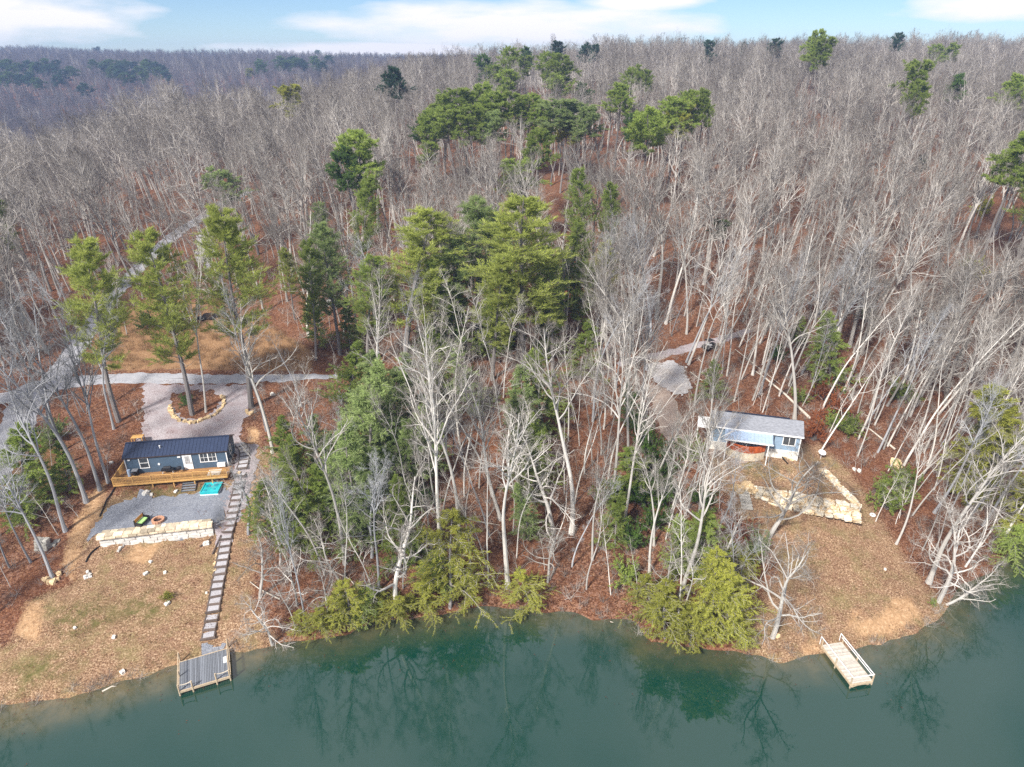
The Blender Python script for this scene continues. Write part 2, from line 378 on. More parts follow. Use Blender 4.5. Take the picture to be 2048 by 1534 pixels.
def needles(name, c1, c2, c3=None):
    m, t, b, o = newmat(name); M[name] = m
    oi = nd(t, 'ShaderNodeObjectInfo'); lv = attr(t, 'lv'); vec = nd(t, 'ShaderNodeTexCoord').outputs['Object']
    n = noise(t, .55, 3, .6, vec=vec)
    f = mth(t, 'ADD', mth(t, 'MULTIPLY', lv.outputs['Fac'], .6), mth(t, 'MULTIPLY', mth(t, 'SUBTRACT', n, .3), 1.0), True)
    cc = mix(t, f, c1, c2)
    cc = mix(t, 1.0, cc, mth(t, 'ADD', mth(t, 'MULTIPLY', oi.outputs['Random'], .45), .78), 'MULTIPLY')
    df = nd(t, 'ShaderNodeBsdfDiffuse'); tr = nd(t, 'ShaderNodeBsdfTranslucent'); ms = nd(t, 'ShaderNodeMixShader'); ms.inputs[0].default_value = .48
    t.links.new(cc, df.inputs[0]); t.links.new(cc, tr.inputs[0]); t.links.new(df.outputs[0], ms.inputs[1]); t.links.new(tr.outputs[0], ms.inputs[2])
    t.nodes.remove(b); t.links.new(ms.outputs[0], o.inputs[0])
needles('needle_yellow', (.24, .30, .065), (.56, .60, .16))
needles('needle_green', (.15, .22, .045), (.42, .50, .13))
needles('needle_dark', (.06, .12, .035), (.19, .28, .08))
needles('needle_blue', (.03, .07, .04), (.10, .17, .10))
needles('needle_soft', (.18, .25, .085), (.44, .53, .22))
needles('needle_olive', (.19, .21, .04), (.54, .54, .11))
needles('leaf_rust', (.22, .07, .03), (.45, .18, .08))
needles('leaf_laurel', (.05, .10, .02), (.16, .26, .06))
needles('dry_stalk', (.20, .12, .06), (.45, .32, .19))

# ------------------------------------------------------------------ ground sheet
def axis(lo, hi, f0, f1, step, g=1.09):
    a = list(np.arange(f0, f1 + 1e-6, step)); s = step
    while a[-1] < hi: s = s * g; a.append(a[-1] + s)
    s = step
    while a[0] > lo: s = s * g; a.insert(0, a[0] - s)
    return np.array(a)
def grid(xs, ys, zf):
    X, Y = np.meshgrid(xs, ys); nx, ny = len(xs), len(ys)
    Z = zf(X.ravel(), Y.ravel()); V = np.stack([X.ravel(), Y.ravel(), Z], 1)
    i = np.arange(ny - 1)[:, None] * nx + np.arange(nx - 1)[None]; i = i.ravel()
    return V, np.stack([i, i + 1, i + 1 + nx, i + nx], 1)
def pxpoly(pts, dz=0): return np.array([at(u, v, dz)[:2] for u, v in pts])
LAWN_L = pxpoly([(150, 1165), (165, 1045), (215, 990), (478, 960), (500, 900), (560, 900), (520, 1100), (500, 1200), (560, 1285)]); LAWN_L = np.vstack([LAWN_L, [(-30, 50), (-60, 42), (-70, 50)], pxpoly([(20, 1290), (60, 1200)])])
LAWN_R = np.vstack([pxpoly([(1475, 1295), (1560, 1130), (1490, 1050), (1420, 940), (1430, 890), (1640, 890), (1700, 940), (1760, 1040), (1800, 1100), (1850, 1170), (1893, 1195)]), [(51, 56), (40, 51), (28, 50)]])
DRYP = pxpoly([(185, 740), (190, 650), (260, 620), (330, 590), (520, 640), (625, 700), (625, 742)])
CLAYS = [pxpoly(p) for p in ([(120, 1130), (140, 1060), (175, 990), (215, 960), (200, 1030), (165, 1090), (150, 1165)], [(240, 1120), (270, 1090), (330, 1085), (290, 1130)],
         [(495, 850), (520, 860), (515, 1010), (500, 1060), (497, 930)], [(1700, 1280), (1720, 1240), (1760, 1225), (1790, 1190), (1815, 1195), (1850, 1235), (1800, 1262), (1760, 1272)], [(1690, 1262), (1700, 1225), (1720, 1220), (1715, 1262)], [(30, 1270), (50, 1200), (90, 1200), (80, 1290)], [(1600, 1292), (1640, 1280), (1640, 1306), (1610, 1310)])]
MOSS = [pxpoly(p) for p in ([(240, 975), (430, 955), (370, 1000), (250, 1010)], [(20, 880), (110, 860), (150, 940), (60, 1040), (0, 1010)], [(1480, 925), (1545, 925), (1560, 945), (1500, 945)], [(190, 600), (260, 560), (250, 640), (200, 650)], [(20, 1330), (120, 1300), (140, 1350), (30, 1390)], [(230, 1210), (300, 1180), (330, 1230), (260, 1270)], [(100, 1220), (200, 1190), (230, 1240), (120, 1290)])]
def wet(x, y): return 0
xs = axis(-1500, 1500, -78, 78, .5); ys = axis(-60, 1500, 42, 122, .5)
V, F = grid(xs, ys, lambda x, y: height(x, y))
gx, gy = V[:, 0], V[:, 1]
def zone(poly, soft): return sstep(-soft, soft, sdf(gx, gy, poly))
zR = np.maximum(zone(LAWN_L, 1.6), zone(LAWN_R, 2.2)); zG = np.zeros(len(gx))
for p in CLAYS: zG = np.maximum(zG, zone(p, 1.0) * .85)
dsh = sshore(gx, gy)
zG = np.maximum(zG, (1 - sstep(0, .9, np.abs(dsh - .2))) * .42 * (gx < -20))
zB = zone(DRYP, 1.2); zA = np.zeros(len(gx))
for p in MOSS: zA = np.maximum(zA, zone(p, 1.2))
me = np_mesh('ground', V, F4=F, mat=M['ground'], attr={'zone': np.stack([zR, zG, zB, zA], 1)}, smooth=True)
tag(link('ground', me), kind='structure')
xs = axis(-1200, 1200, -80, 80, 1.0, 1.2); ys = axis(-500, 280, 30, 90, 1.0, 1.2)
V, F = grid(xs, ys, lambda x, y: np.zeros(len(x)))
ds = -sshore(V[:, 0], V[:, 1])
shal = (1 - sstep(0, 5.0, ds)) * .9 * np.where(V[:, 0] < -25, 1.0, .6) * np.ones(len(ds))
me = np_mesh('water', V, F4=F, mat=M['water'], attr={'shallow': shal}, smooth=True)
tag(link('water', me), kind='structure')

# ------------------------------------------------------------------ roads and gravel areas laid on the ground
def smooth_line(P, step=1.0):
    P = [np.array(p[:2]) for p in P]; P = [2 * P[0] - P[1]] + P + [2 * P[-1] - P[-2]]; out = []
    for i in range(1, len(P) - 2):
        n = max(2, int(np.linalg.norm(P[i + 1] - P[i]) / step))
        for k in range(n):
            t = k / n; out.append(.5 * ((2 * P[i]) + (-P[i - 1] + P[i + 1]) * t + (2 * P[i - 1] - 5 * P[i] + 4 * P[i + 1] - P[i + 2]) * t * t + (-P[i - 1] + 3 * P[i] - 3 * P[i + 1] + P[i + 2]) * t ** 3))
    out.append(P[-2]); return np.array(out)
ROADS = []
def strip(name, P, wd, mat, dz=.06, rag=.2, m=8, keep=True):
    C = smooth_line(P, .4); T = np.gradient(C, axis=0); T /= np.linalg.norm(T, axis=1)[:, None] + 1e-9
    Nn = np.stack([-T[:, 1], T[:, 0]], 1); s = np.linspace(-1, 1, m)
    wv = np.full(len(C), wd / 2) if np.isscalar(wd) else np.interp(np.linspace(0, 1, len(C)), np.linspace(0, 1, len(wd)), np.array(wd) / 2)
    ev = wv[:, None] * s[None] ; ev = ev + (np.abs(s) > .99)[None] * vnoise(C[:, 0][:, None] * .8 + s * 9, C[:, 1][:, None] * .8, 9) * rag * 3 + (np.abs(s) > .99)[None] * vnoise(C[:, 0][:, None] * 2.3 + s * 9, C[:, 1][:, None] * 2.3, 10) * rag * 2
    X = C[:, 0][:, None] + Nn[:, 0][:, None] * ev; Y = C[:, 1][:, None] + Nn[:, 1][:, None] * ev
    Z = height(X.ravel(), Y.ravel()) + dz; Z = Z.reshape(X.shape); Z[:, 0] -= .06 + dz * 0; Z[:, -1] -= .06
    n = len(C); i = (np.arange(n - 1)[:, None] * m + np.arange(m - 1)[None]).ravel()
    me = np_mesh(name, np.stack([X, Y, Z], 2).reshape(-1, 3), F4=np.stack([i, i + 1, i + 1 + m, i + m], 1)[:, ::-1], mat=mat, smooth=True)
    if keep: ROADS.append((C, float(np.max(wv))))
    return tag(link(name, me), kind='structure')
def patch(name, poly, mat, dz=.05, step=.3, rag=1.3):
    P = []
    for i in range(len(poly)):
        a, b_ = poly[i], poly[(i + 1) % len(poly)]; n = max(1, int(np.linalg.norm(b_ - a) / step))
        for k in range(n):
            q = a + (b_ - a) * k / n; P.append(q + np.array((float(vnoise(q[0] * .8, q[1] * .8, 11)), float(vnoise(q[0] * .8, q[1] * .8, 12)))) * rag + np.array((float(vnoise(q[0] * 2.6, q[1] * 2.6, 13)), float(vnoise(q[0] * 2.6, q[1] * 2.6, 14)))) * .9)
    P = np.array(P); lo, hi = P.min(0), P.max(0)
    GX, GY = np.meshgrid(np.arange(lo[0], hi[0], .5), np.arange(lo[1], hi[1], .5)); GX = GX.ravel(); GY = GY.ravel()
    k = sdf(GX, GY, P) > .25; pts = [Vector(p) for p in P] + [Vector(p) for p in np.stack([GX[k], GY[k]], 1)]
    vs, _, fs, _, _, _ = delaunay_2d_cdt(pts, [], [list(range(len(P)))], 1, 1e-5)
    VV = np.array([(v.x, v.y) for v in vs]); Z = height(VV[:, 0], VV[:, 1]) + dz
    me = bpy.data.meshes.new(name); me.from_pydata([(a[0], a[1], z) for a, z in zip(VV, Z)], [], [tuple(f) for f in fs]); me.update()
    za_ = me.color_attributes.new('zone', 'FLOAT_COLOR', 'POINT'); za_.data.foreach_set('color', [0.0] * (4 * len(me.vertices)))
    if me.polygons[0].normal.z < 0: me.flip_normals()
    me.polygons.foreach_set('use_smooth', [True] * len(me.polygons)); me.materials.append(mat)
    PATCHES.append(P); return tag(link(name, me), kind='structure')
PATCHES = []
A = lambda *p: [at(u, v) for u, v in p]
strip('road', [(-110, 84)] + A((0, 796), (60, 776), (140, 764), (230, 757), (330, 757), (440, 758), (530, 757), (625, 754), (720, 750)), [5.5, 6, 4.6, 3.5, 3.3, 3.2, 2.8, 2.0, .8], M['asphalt'], .07)
strip('road', A((100, 772), (150, 700), (180, 660), (215, 604), (262, 553), (310, 505), (350, 470), (400, 437), (455, 402), (500, 380)), [4.5, 3.6, 3.4, 3.4, 3.4, 3.6, 3.8, 4, 4], M['asphalt'], .075)
strip('road', A((85, 775), (50, 812), (35, 850), (20, 900), (-20, 960), (-80, 1010)), [6, 5, 4.5, 4, 4, 4], M['asphalt'], .085)
strip('driveway', A((1235, 729), (1280, 717), (1340, 705), (1400, 690), (1450, 676), (1500, 661)), [1.0, 1.8, 2.0, 1.8, 1.7, 1.4], M['gravel_drive'], .07)
strip('dirt_track', A((1490, 664), (1540, 650), (1600, 636), (1680, 626)), [1.6, 1.8, 1.6, 1], M['dirt_track'], .065, keep=False)
patch('gravel_drive', pxpoly([(280, 772), (500, 768), (505, 800), (500, 830), (478, 862), (482, 890), (275, 890), (285, 840), (290, 800)]), M['gravel_drive'], .05)
patch('garden_bed', pxpoly([(345, 790), (350, 825), (385, 842), (430, 825), (442, 800), (425, 785), (380, 782)]), M['ground'], .075)
patch('gravel_path', pxpoly([(470, 880), (505, 885), (515, 905), (505, 960), (490, 1000), (455, 1090), (425, 1095), (440, 1030), (452, 985), (470, 930)]), M['gravel_drive'], .055)
patch('gravel_yard', pxpoly([(240, 1000), (280, 985), (330, 993), (400, 985), (450, 975), (458, 1000), (442, 1040), (430, 1050), (350, 1060), (195, 1078), (178, 1092), (185, 1060), (210, 1028)]), M['gravel_yard'], .06)
patch('parking_area', pxpoly([(390, 470), (425, 462), (430, 500), (420, 540), (395, 520)]), M['pale_gravel'], .09)
patch('pale_gravel', pxpoly([(1288, 728), (1345, 722), (1365, 735), (1372, 752), (1385, 775), (1368, 792), (1345, 788), (1318, 772), (1298, 750)]), M['pale_gravel'], .09, rag=.5)
strip('dirt_track', A((1310, 770), (1325, 800), (1340, 835), (1345, 870), (1380, 880)), [3, 4, 4, 3, 2], M['dirt_track'], .06)
patch('porch_path', pxpoly([(1412, 885), (1450, 884), (1460, 905), (1500, 915), (1530, 926), (1470, 925), (1420, 915)]), M['dirt_track'], .06)
patch('dock_landing', pxpoly([(400, 1290), (435, 1284), (455, 1292), (450, 1303), (402, 1312)]), M['gravel_yard'], .06)

# ------------------------------------------------------------------ materials of built things
S_ = simple
M['navy'] = S_('navy_siding', (.075, .115, .165), .55, .12, 2, tint=0)
M['navy_roof'] = S_('navy_metal_roof', (.022, .035, .075), .38, .2, 3, spec=.5)
M['white'] = S_('white_paint', (.80, .80, .79), .5, .05, 3)
M['glass'] = S_('window_glass', (.05, .06, .07), .08, .3, 1.2, spec=.8)
M['deck_wood'] = S_('yellow_deck_wood', (.50, .29, .10), .7, .22, 5, tint=.5)
M['deck_floor'] = S_('brown_deck_boards', (.36, .19, .075), .75, .25, 4, tint=.4)
M['black'] = S_('black_metal', (.02, .02, .023), .4, .3, 4, spec=.4)
M['skirt'] = S_('grey_skirting', (.20, .21, .23), .8, .2, 2)
M['dark_trim'] = S_('dark_trim', (.05, .035, .03), .6, .2, 3)
M['cream_stone'] = S_('cream_stone', (.58, .49, .36), .9, .28, 2.4, tint=.9)
m_, t_, b_, o_ = newmat('boulder'); M['boulder'] = m_; v_ = nd(t_, 'ShaderNodeTexCoord').outputs['Object']
cc_ = ramp(t_, noise(t_, 1.1, 4, .65, vec=v_), [(.35, (.62, .59, .53)), (.5, (.66, .58, .44)), (.6, (.56, .38, .19)), (.68, (.70, .67, .60))])
cc_ = mix(t_, 1.0, cc_, mth(t_, 'ADD', mth(t_, 'MULTIPLY', attr(t_, 'tint').outputs['Fac'], .6), .65), 'MULTIPLY'); cc_ = mix(t_, mth(t_, 'MULTIPLY', mth(t_, 'SUBTRACT', noise(t_, 3.5, 4, .7, vec=v_), .55), 4, True), cc_, (.12, .10, .08))
t_.links.new(cc_, b_.inputs['Base Color']); b_.inputs['Roughness'].default_value = .9
M['gold_stone'] = S_('golden_stone', (.58, .43, .25), .9, .32, 2.2, tint=.8)
M['pale_stone'] = S_('pale_stone', (.58, .56, .52), .9, .2, 3, tint=.5)
M['grey_stone'] = S_('grey_stone', (.36, .345, .31), .9, .3, 3, tint=.7)
M['timber'] = S_('old_timber', (.13, .10, .085), .9, .3, 5, tint=.5)
M['tread'] = S_('tread_gravel', (.40, .39, .41), .95, .3, 9, tint=.25)
M['teal'] = S_('turquoise_plastic', (.02, .42, .46), .35, .25, 1.8, spec=.5)
M['teal_dark'] = S_('dark_turquoise_plastic', (.01, .24, .32), .35, .2, 2, spec=.5)
M['terracotta'] = S_('terracotta', (.50, .27, .17), .8, .25, 6)
M['ash'] = S_('ash', (.06, .035, .03), .95, .4, 8)
M['orange_wood'] = S_('orange_wood', (.52, .23, .05), .6, .2, 6)
M['green_cushion'] = S_('green_cushion', (.36, .62, .22), .8, .08, 5)
M['blue_wall'] = S_('sky_blue_siding', (.24, .33, .43), .6, .1, 2)
M['roof_grey'] = S_('grey_shingles', (.23, .24, .265), .85, .28, 2.5, stretch=(1, 3, 3))
M['awning'] = S_('pale_blue_metal', (.33, .42, .55), .4, .1, 3, spec=.5)
M['red_wood'] = S_('red_stained_wood', (.42, .095, .03), .6, .25, 5, tint=.6)
M['whitewash'] = S_('whitewashed_block', (.68, .66, .60), .85, .18, 1.8)
M['solar'] = S_('dark_panel', (.02, .025, .045), .25, .2, 2, spec=.6)
M['dock_grey'] = S_('grey_dock_boards', (.18, .195, .22), .8, .22, 4, tint=.5, stretch=(4, 1, 1))
M['dock_tan'] = S_('tan_log', (.48, .38, .26), .8, .25, 6)
M['dock_pale'] = S_('pale_dock_boards', (.50, .46, .40), .8, .18, 4, tint=.35)
M['rope'] = S_('rope', (.55, .48, .38), .9, .15, 20)
M['pipe'] = S_('black_pipe', (.012, .012, .013), .5, .2, 5)
M['log'] = S_('dead_log', (.50, .45, .38), .9, .3, 3)
M['steel'] = S_('pale_plastic', (.62, .64, .66), .5, .06, 3)

def boards(mb, x0, x1, y0, y1, z, wd, along='x', th=.04, gap=.012):
    n = int(round((y1 - y0 if along == 'x' else x1 - x0) / wd))
    for i in range(n):
        c = random.random()
        if along == 'x': mb.box(((x0 + x1) / 2, y0 + (i + .5) * (y1 - y0) / n, z), (x1 - x0, (y1 - y0) / n - gap, th), col=c)
        else: mb.box((x0 + (i + .5) * (x1 - x0) / n, (y0 + y1) / 2, z), ((x1 - x0) / n - gap, y1 - y0, th), col=c)
    return mb
def window(parent, c, w_, h_, sash=2, face='y', name='window'):     # frame stands proud of the wall, glass set in it
    f = MB(); t_ = .09; x, y, z = c
    def bx(dx, dz, sx, sz, d=.07):
        f.box((x + dx, y, z + dz), (sx, d, sz)) if face == 'y' else f.box((x, y + dx, z + dz), (d, sx, sz))
    bx(0, h_ / 2 - t_ / 2, w_, t_); bx(0, -h_ / 2 + t_ / 2, w_ + .06, t_, .11)
    bx(-w_ / 2 + t_ / 2, 0, t_, h_ - 2 * t_); bx(w_ / 2 - t_ / 2, 0, t_, h_ - 2 * t_)
    if sash == 2: bx(0, 0, w_ - 2 * t_, .06)
    if sash == 3: bx(0, 0, .12, h_ - 2 * t_); [bx(q, 0, w_ / 2 - .15, .035, .04) for q in (-w_ / 4 + .01, w_ / 4 - .01)]; [bx(q, 0, .035, h_ - 2 * t_, .03) for q in (-w_ / 4, w_ / 4)]
    if sash == 4: bx(0, 0, .07, h_ - 2 * t_)
    o = f.build(name, M['white'], parent)
    g = MB(); g.box((x, y + .012, z), (w_ - .1, .03, h_ - .1)) if face == 'y' else g.box((x - .012, y, z), (.03, w_ - .1, h_ - .1))
    g.build('pane', M['glass'], o); return o
def gable_roof(L0, L1, D, ez, rz, ov, mat, name, parent, ribs=None, th=.09, ridge=.5):
    b = MB(); y0, y1 = -ov, D + ov; ym = D * ridge
    e0 = ez - (rz - ez) / ym * ov
    P = [(y0, e0), (ym, rz), (y1, e0)]
    vs = [(x, y, z + dz) for x in (L0, L1) for dz in (0, -th) for y, z in P]
    b.add(vs, [(0, 1, 7, 6), (1, 2, 8, 7), (3, 9, 10, 4), (4, 10, 11, 5), (0, 3, 4, 1), (1, 4, 5, 2), (6, 7, 10, 9), (7, 8, 11, 10), (0, 6, 9, 3), (2, 5, 11, 8)])
    if ribs:
        n = int((L1 - L0) / ribs)
        for i in range(n + 1):
            x = L0 + .02 + i * (L1 - L0 - .04) / n
            for (ya, za), (yb, zb) in ((P[0], P[1]), (P[2], P[1])): b.bar((x, ya, za + .012), (x, yb, zb + .012), .035, .05)
        b.bar((L0, ym, rz + .035), (L1, ym, rz + .035), .22, .05)
    return b.build(name, mat, parent)
def gable_walls(L_, D, z0, ez, rz, mat, parent, th=.08):
    b = MB(); ym = D / 2
    b.box((L_ / 2, th / 2, (z0 + ez) / 2), (L_, th, ez - z0)); b.box((L_ / 2, D - th / 2, (z0 + ez) / 2), (L_, th, ez - z0))
    for x in (th / 2, L_ - th / 2):
        P = [(th, z0), (D - th, z0), (D - th, ez - .02), (ym, rz - .14), (th, ez - .02)]
        vs = [(x + s * th / 2, y, z) for s in (-1, 1) for y, z in P]
        b.add(vs, [(4, 3, 2, 1, 0), (5, 6, 7, 8, 9)] + [(i, (i + 1) % 5, 5 + (i + 1) % 5, 5 + i) for i in range(5)])
    for k in range(int((ez - z0) / .2)):       # lap lines of the siding
        b.box((L_ / 2, -.004, z0 + .2 * k + .01), (L_ - .02, .012, .018))
    return b.build('wall', mat, parent)

# ------------------------------------------------------------------ dark cabin on the left
CL, CD = 12.7, 4.2
cb = empty('cabin', (-50.75, 76.4, 6.5), R(8.8), 'dark blue cabin with ribbed navy metal roof behind its yellow wooden deck', 'cabin')
gable_walls(CL, CD, .0, 2.45, 3.5, M['navy'], cb)
gable_roof(-.25, CL + .25, CD, 2.47, 3.5, .14, M['navy_roof'], 'roof', cb, ribs=.45)
b = MB(); b.box((CL / 2, .1, -.45), (CL - .1, .1, .86)); b.box((CL - .1, CD / 2, -.45), (.1, CD - .3, .86)); b.box((.1, CD / 2, -.45), (.1, CD - .3, .86)); b.box((CL / 2, CD - .1, -.45), (CL - .1, .1, .86)); b.build('skirting', M['skirt'], cb)
for x in (.0, CL): [MB().box((x, y, 1.22), (.12, .06, 2.4)).build('corner_trim', M['white'], cb) for y in (-.012, CD + .012)]
b = MB(); b.box((CL / 2, -.16, 2.36), (CL + .5, .04, .14)); b.box((CL / 2, CD + .16, 2.36), (CL + .5, .04, .14)); b.build('fascia', M['dark_trim'], cb)
window(cb, (2.3, -.03, 1.48), 1.2, 1.6, 2)
window(cb, (10.35, -.03, 1.6), 2.15, 1.4, 3)
window(cb, (CL + .03, 2.0, 1.5), .9, 1.2, 2, 'x')
b = MB(); b.box((7.7, -.03, 1.12), (1.15, .07, 2.2)); dr = b.build('door', M['white'], cb)
b = MB(); b.box((7.7, -.075, 1.45), (.62, .03, 1.15)); b.build('pane', S_('door_glass', (.38, .38, .38), .2, .4, 5, spec=.6), dr)
b = MB(); b.box((8.15, -.085, .95), (.06, .05, .16)); b.build('handle', M['black'], dr)
for x, z, w_ in ((.55, 2.1, .3), (6.75, 2.0, .38)):
    MB().box((x, -.07, z), (w_, .12, .16)).build('wall_lamp', M['white'], cb)
MB().tube([(4.1, -.01, 1.15), (4.1, -.09, 1.15)], .15, 12).build('vent', M['white'], cb)
b = MB(); b.tube([(4.3, 1.0, 2.9), (4.3, 1.0, 3.3)], .06, 8); b.tube([(4.3, 1.0, 3.3), (4.3, 1.0, 3.36)], [.12, .10], 8); b.build('vent_pipe', M['white'], cb)
MB().box((11.9, -.22, .45), (1.0, .4, .5)).build('window_box', M['white'], cb)
# deck
dk = empty('deck', (-50.75, 76.4, 6.5), R(8.8), 'yellow wooden deck with railing along the front of the dark cabin', 'deck')
b = boards(MB(), -1.0, 13.0, -2.4, -.03, -.02, .15); boards(b, -1.0, -.15, -.03, 3.6, -.02, .15, 'x'); b.build('floor', M['deck_floor'], dk)
b = MB(); b.box((6.0, -2.44, -.17), (14.1, .06, .26), col=.7); b.box((-1.04, .6, -.17), (.06, 6.0, .26), col=.5); b.box((13.04, -1.2, -.17), (.06, 2.4, .26), col=.5); b.build('rim_beam', M['deck_wood'], dk)
rx = [-1.0, 1.4, 3.6, 6.2, 8.8, 11.0, 13.0]
for x in rx:
    MB().box((x, -2.4, .45), (.11, .11, .9)).build('railing_post', M['deck_wood'], dk)
for i in range(len(rx) - 1):
    b = MB(); b.bar((rx[i] + .05, -2.4, .98), (rx[i + 1] - .05, -2.4, .84), .12, .05, col=.8); b.bar((rx[i] + .05, -2.4, .12), (rx[i + 1] - .05, -2.4, .12), .05, .08, col=.6)
    n = int((rx[i + 1] - rx[i]) / .14)
    for k in range(1, n): b.box((rx[i] + k * (rx[i + 1] - rx[i]) / n, -2.4, .48), (.04, .04, .68), col=random.random())
    b.build('railing', M['deck_wood'], dk)
b = MB(); b.bar((-1.0, -2.3, .84), (-1.0, 3.5, .84), .12, .05, col=.8)
for k in range(41): b.box((-1.0, -2.3 + k * .143, .42), (.04, .04, .78), col=random.random())
b.build('railing', M['deck_wood'], dk)
for x in (-.9, 3.6, 6.2, 8.8, 11.0):
    MB().box((x, -2.25, -.95), (.14, .14, 1.4)).build('leg', M['deck_wood'], dk)
MB().box((11.2, -1.4, .02), (1.6, 1.4, .05)).build('mat', M['pale_stone'], dk)
def on(base, rz, x, y, z=0): return (base[0] + x * math.cos(rz) - y * math.sin(rz), base[1] + x * math.sin(rz) + y * math.cos(rz), base[2] + z)
CBP = (-50.75, 76.4, 6.5)
g = empty('grill', on(CBP, R(8.8), 5.2, -.55), R(8.8), 'long black barbecue grill against the dark cabin wall on the deck', 'grill')
b = MB(); b.box((0, 0, .55), (1.5, .5, .3)); b.build('cart', M['black'], g); b = MB(); b.tube([(-.45, 0, .78), (.45, 0, .78)], .24, 10); b.build('lid', M['black'], g)
[MB().box((sx * .65, sy * .2, .2), (.05, .05, .4)).build('leg', M['steel'], g) for sx in (-1, 1) for sy in (-1, 1)]
g = empty('kettle_grill', on(CBP, R(8.8), 6.7, -.75), 0, 'round black kettle grill left of the white cabin door', 'grill')
MB().tube([(0, 0, .5), (0, 0, .65), (0, 0, .85), (0, 0, .98)], [.15, .33, .34, .12], 14).build('bowl', M['black'], g)
[MB().bar((0, 0, .6), (.3 * math.cos(a_), .3 * math.sin(a_), 0), .03).build('leg', M['black'], g) for a_ in (0, 2.1, 4.2)]
g = empty('trash_bin', on(CBP, R(8.8), 1.15, -.5), R(8.8), 'black lidded bin under the left cabin window', 'bin')
b = MB(); b.tube([(0, 0, 0), (0, 0, .75)], [.38, .46], 4); b.build('body', M['black'], g); MB().box((0, 0, .79), (.72, .7, .08), R(0)).build('lid', M['skirt'], g)
g = MB().tube([(0, 0, 0), (0, 0, .45), (0, 0, .95)], [.2, .22, .2], 12).build('barrel', M['awning']); g.location = on(CBP, R(8.8), .4, -.6); tag(g, 'pale blue rain barrel at the left corner of the dark cabin', 'barrel')
# landing behind the cabin
g = empty('back_landing', atz(277, 882, 7.2), R(8.8), 'small yellow wooden landing behind the left end of the dark cabin', 'landing')
b = boards(MB(), -.75, .75, -.5, .5, .75, .14); b.build('floor', M['deck_wood'], g); [MB().box((sx * .7, sy * .45, .1), (.1, .1, 1.2)).build('leg', M['deck_wood'], g) for sx in (-1, 1) for sy in (-1, 1)]
# ------------------------------------------------------------------ yard furniture
def ground_at(u, v, dz=0):
    q = at(u, v); return (q[0], q[1], q[2] + dz)
q = at(286, 1048); bn = empty('garden_bench', (q[0], q[1], q[2] + .05), R(-8), 'black framed bench with green cushion and orange back on the gravel yard', 'bench')
b = MB(); [b.box((-.36 + i * 0, 0, .62 + i * .16), (.05, 1.5, .12), ry=-.2) for i in range(3)]; b.build('backrest', M['orange_wood'], bn)
MB().rock((0, 0, .46), (.72, 1.35, .14), rough=.03).build('cushion', M['green_cushion'], bn)
MB().box((0, 0, .36), (.7, 1.5, .06)).build('seat', M['black'], bn)
for s in (-1, 1):
    b = MB(); b.box((0, s * .84, .62), (.8, .14, .08)); b.box((-.38, s * .84, .5), (.1, .12, 1.0)); b.box((.36, s * .84, .3), (.1, .12, .6)); b.box((0, s * .84, .36), (.7, .08, .4)); b.build('armrest', M['black'], bn)
q = at(317, 1043); fp = empty('fire_pit', (q[0], q[1], q[2] + .03), 0, 'round terracotta fire pit on the gravel beside the bench', 'fire pit')
b = MB()
for k in range(14):
    a_ = k * 2 * math.pi / 14; b.box((.6 * math.cos(a_), .6 * math.sin(a_), .17), (.24, .27, .36), a_, col=random.random())
b.build('ring', M['terracotta'], fp); MB().tube([(0, 0, 0), (0, 0, .08)], .52, 16).build('ash_bed', M['ash'], fp)
q = atz(423, 976, 5.35); tl = empty('pool', (q[0], q[1], 5.05), R(6), 'turquoise rectangular plastic pool with white base below the deck', 'pool')
b = MB(); b.box((0, 0, .22), (2.2, 2.3, .3)); b.build('body', M['teal'], tl); MB().box((0, 0, .04), (2.3, 2.4, .14)).build('base', M['white'], tl)
b = MB(); [b.box((dx, dy, .40), (sx, sy, .1)) for dx, dy, sx, sy in ((0, 1.1, 2.3, .14), (0, -1.1, 2.3, .14), (1.08, 0, .14, 2.06), (-1.08, 0, .14, 2.06))]; b.build('rim', M['teal'], tl)
[MB().tube([(x, y, .37), (x, y, .40)], [r_, r_ * .8], 14).build('seat', M['teal_dark'], tl) for x, y, r_ in ((-.5, .45, .38), (.45, .6, .3), (-.6, -.6, .28), (.5, -.4, .2))]  # low discs in darker turquoise for the pool's darker round spots
q = atz(430, 958, 5.5); g = empty('plastic_steps', (q[0], q[1], 5.1), R(6), 'white plastic steps between the pool and the deck', 'steps')
b = MB(); [b.box((0, i * .25, .15 + i * .16), (.8, .26, .3 + i * .3 - .001)) for i in range(3)]; b.build('tread', M['steel'], g)
q = atz(378, 975, 5.3); g = empty('wooden_steps', (q[0], q[1], 5.05), R(8.8), 'grey slatted wooden steps at the edge of the gravel yard', 'steps')
for i in range(4): boards(MB(), -.85, .85, -.6 + i * .36, -.28 + i * .36, .12 + i * .16, .16).build('tread', M['dock_grey'], g)
[MB().bar((x, -.6, .05), (x, .8, .6), .06, .2).build('side_board', M['timber'], g) for x in (-.87, .87)]
def hose(name, px, r, lb, cat, dz=.08):
    P = smooth_line([at(*p) for p in px], .4); b = MB().tube([(p[0], p[1], hz(p[0], p[1]) + dz) for p in P], r, 6); o = b.build(name, M['pipe'], smooth=True); tag(o, lb, cat)
hose('drain_pipe', [(231, 975), (223, 988), (214, 1000), (208, 1015), (200, 1033)], .09, 'black drain pipe running down from the deck corner', 'pipe')
hose('drain_pipe', [(200, 1091), (190, 1100), (180, 1110), (172, 1125)], .09, 'black drain pipe curving below the left end of the retaining wall', 'pipe')
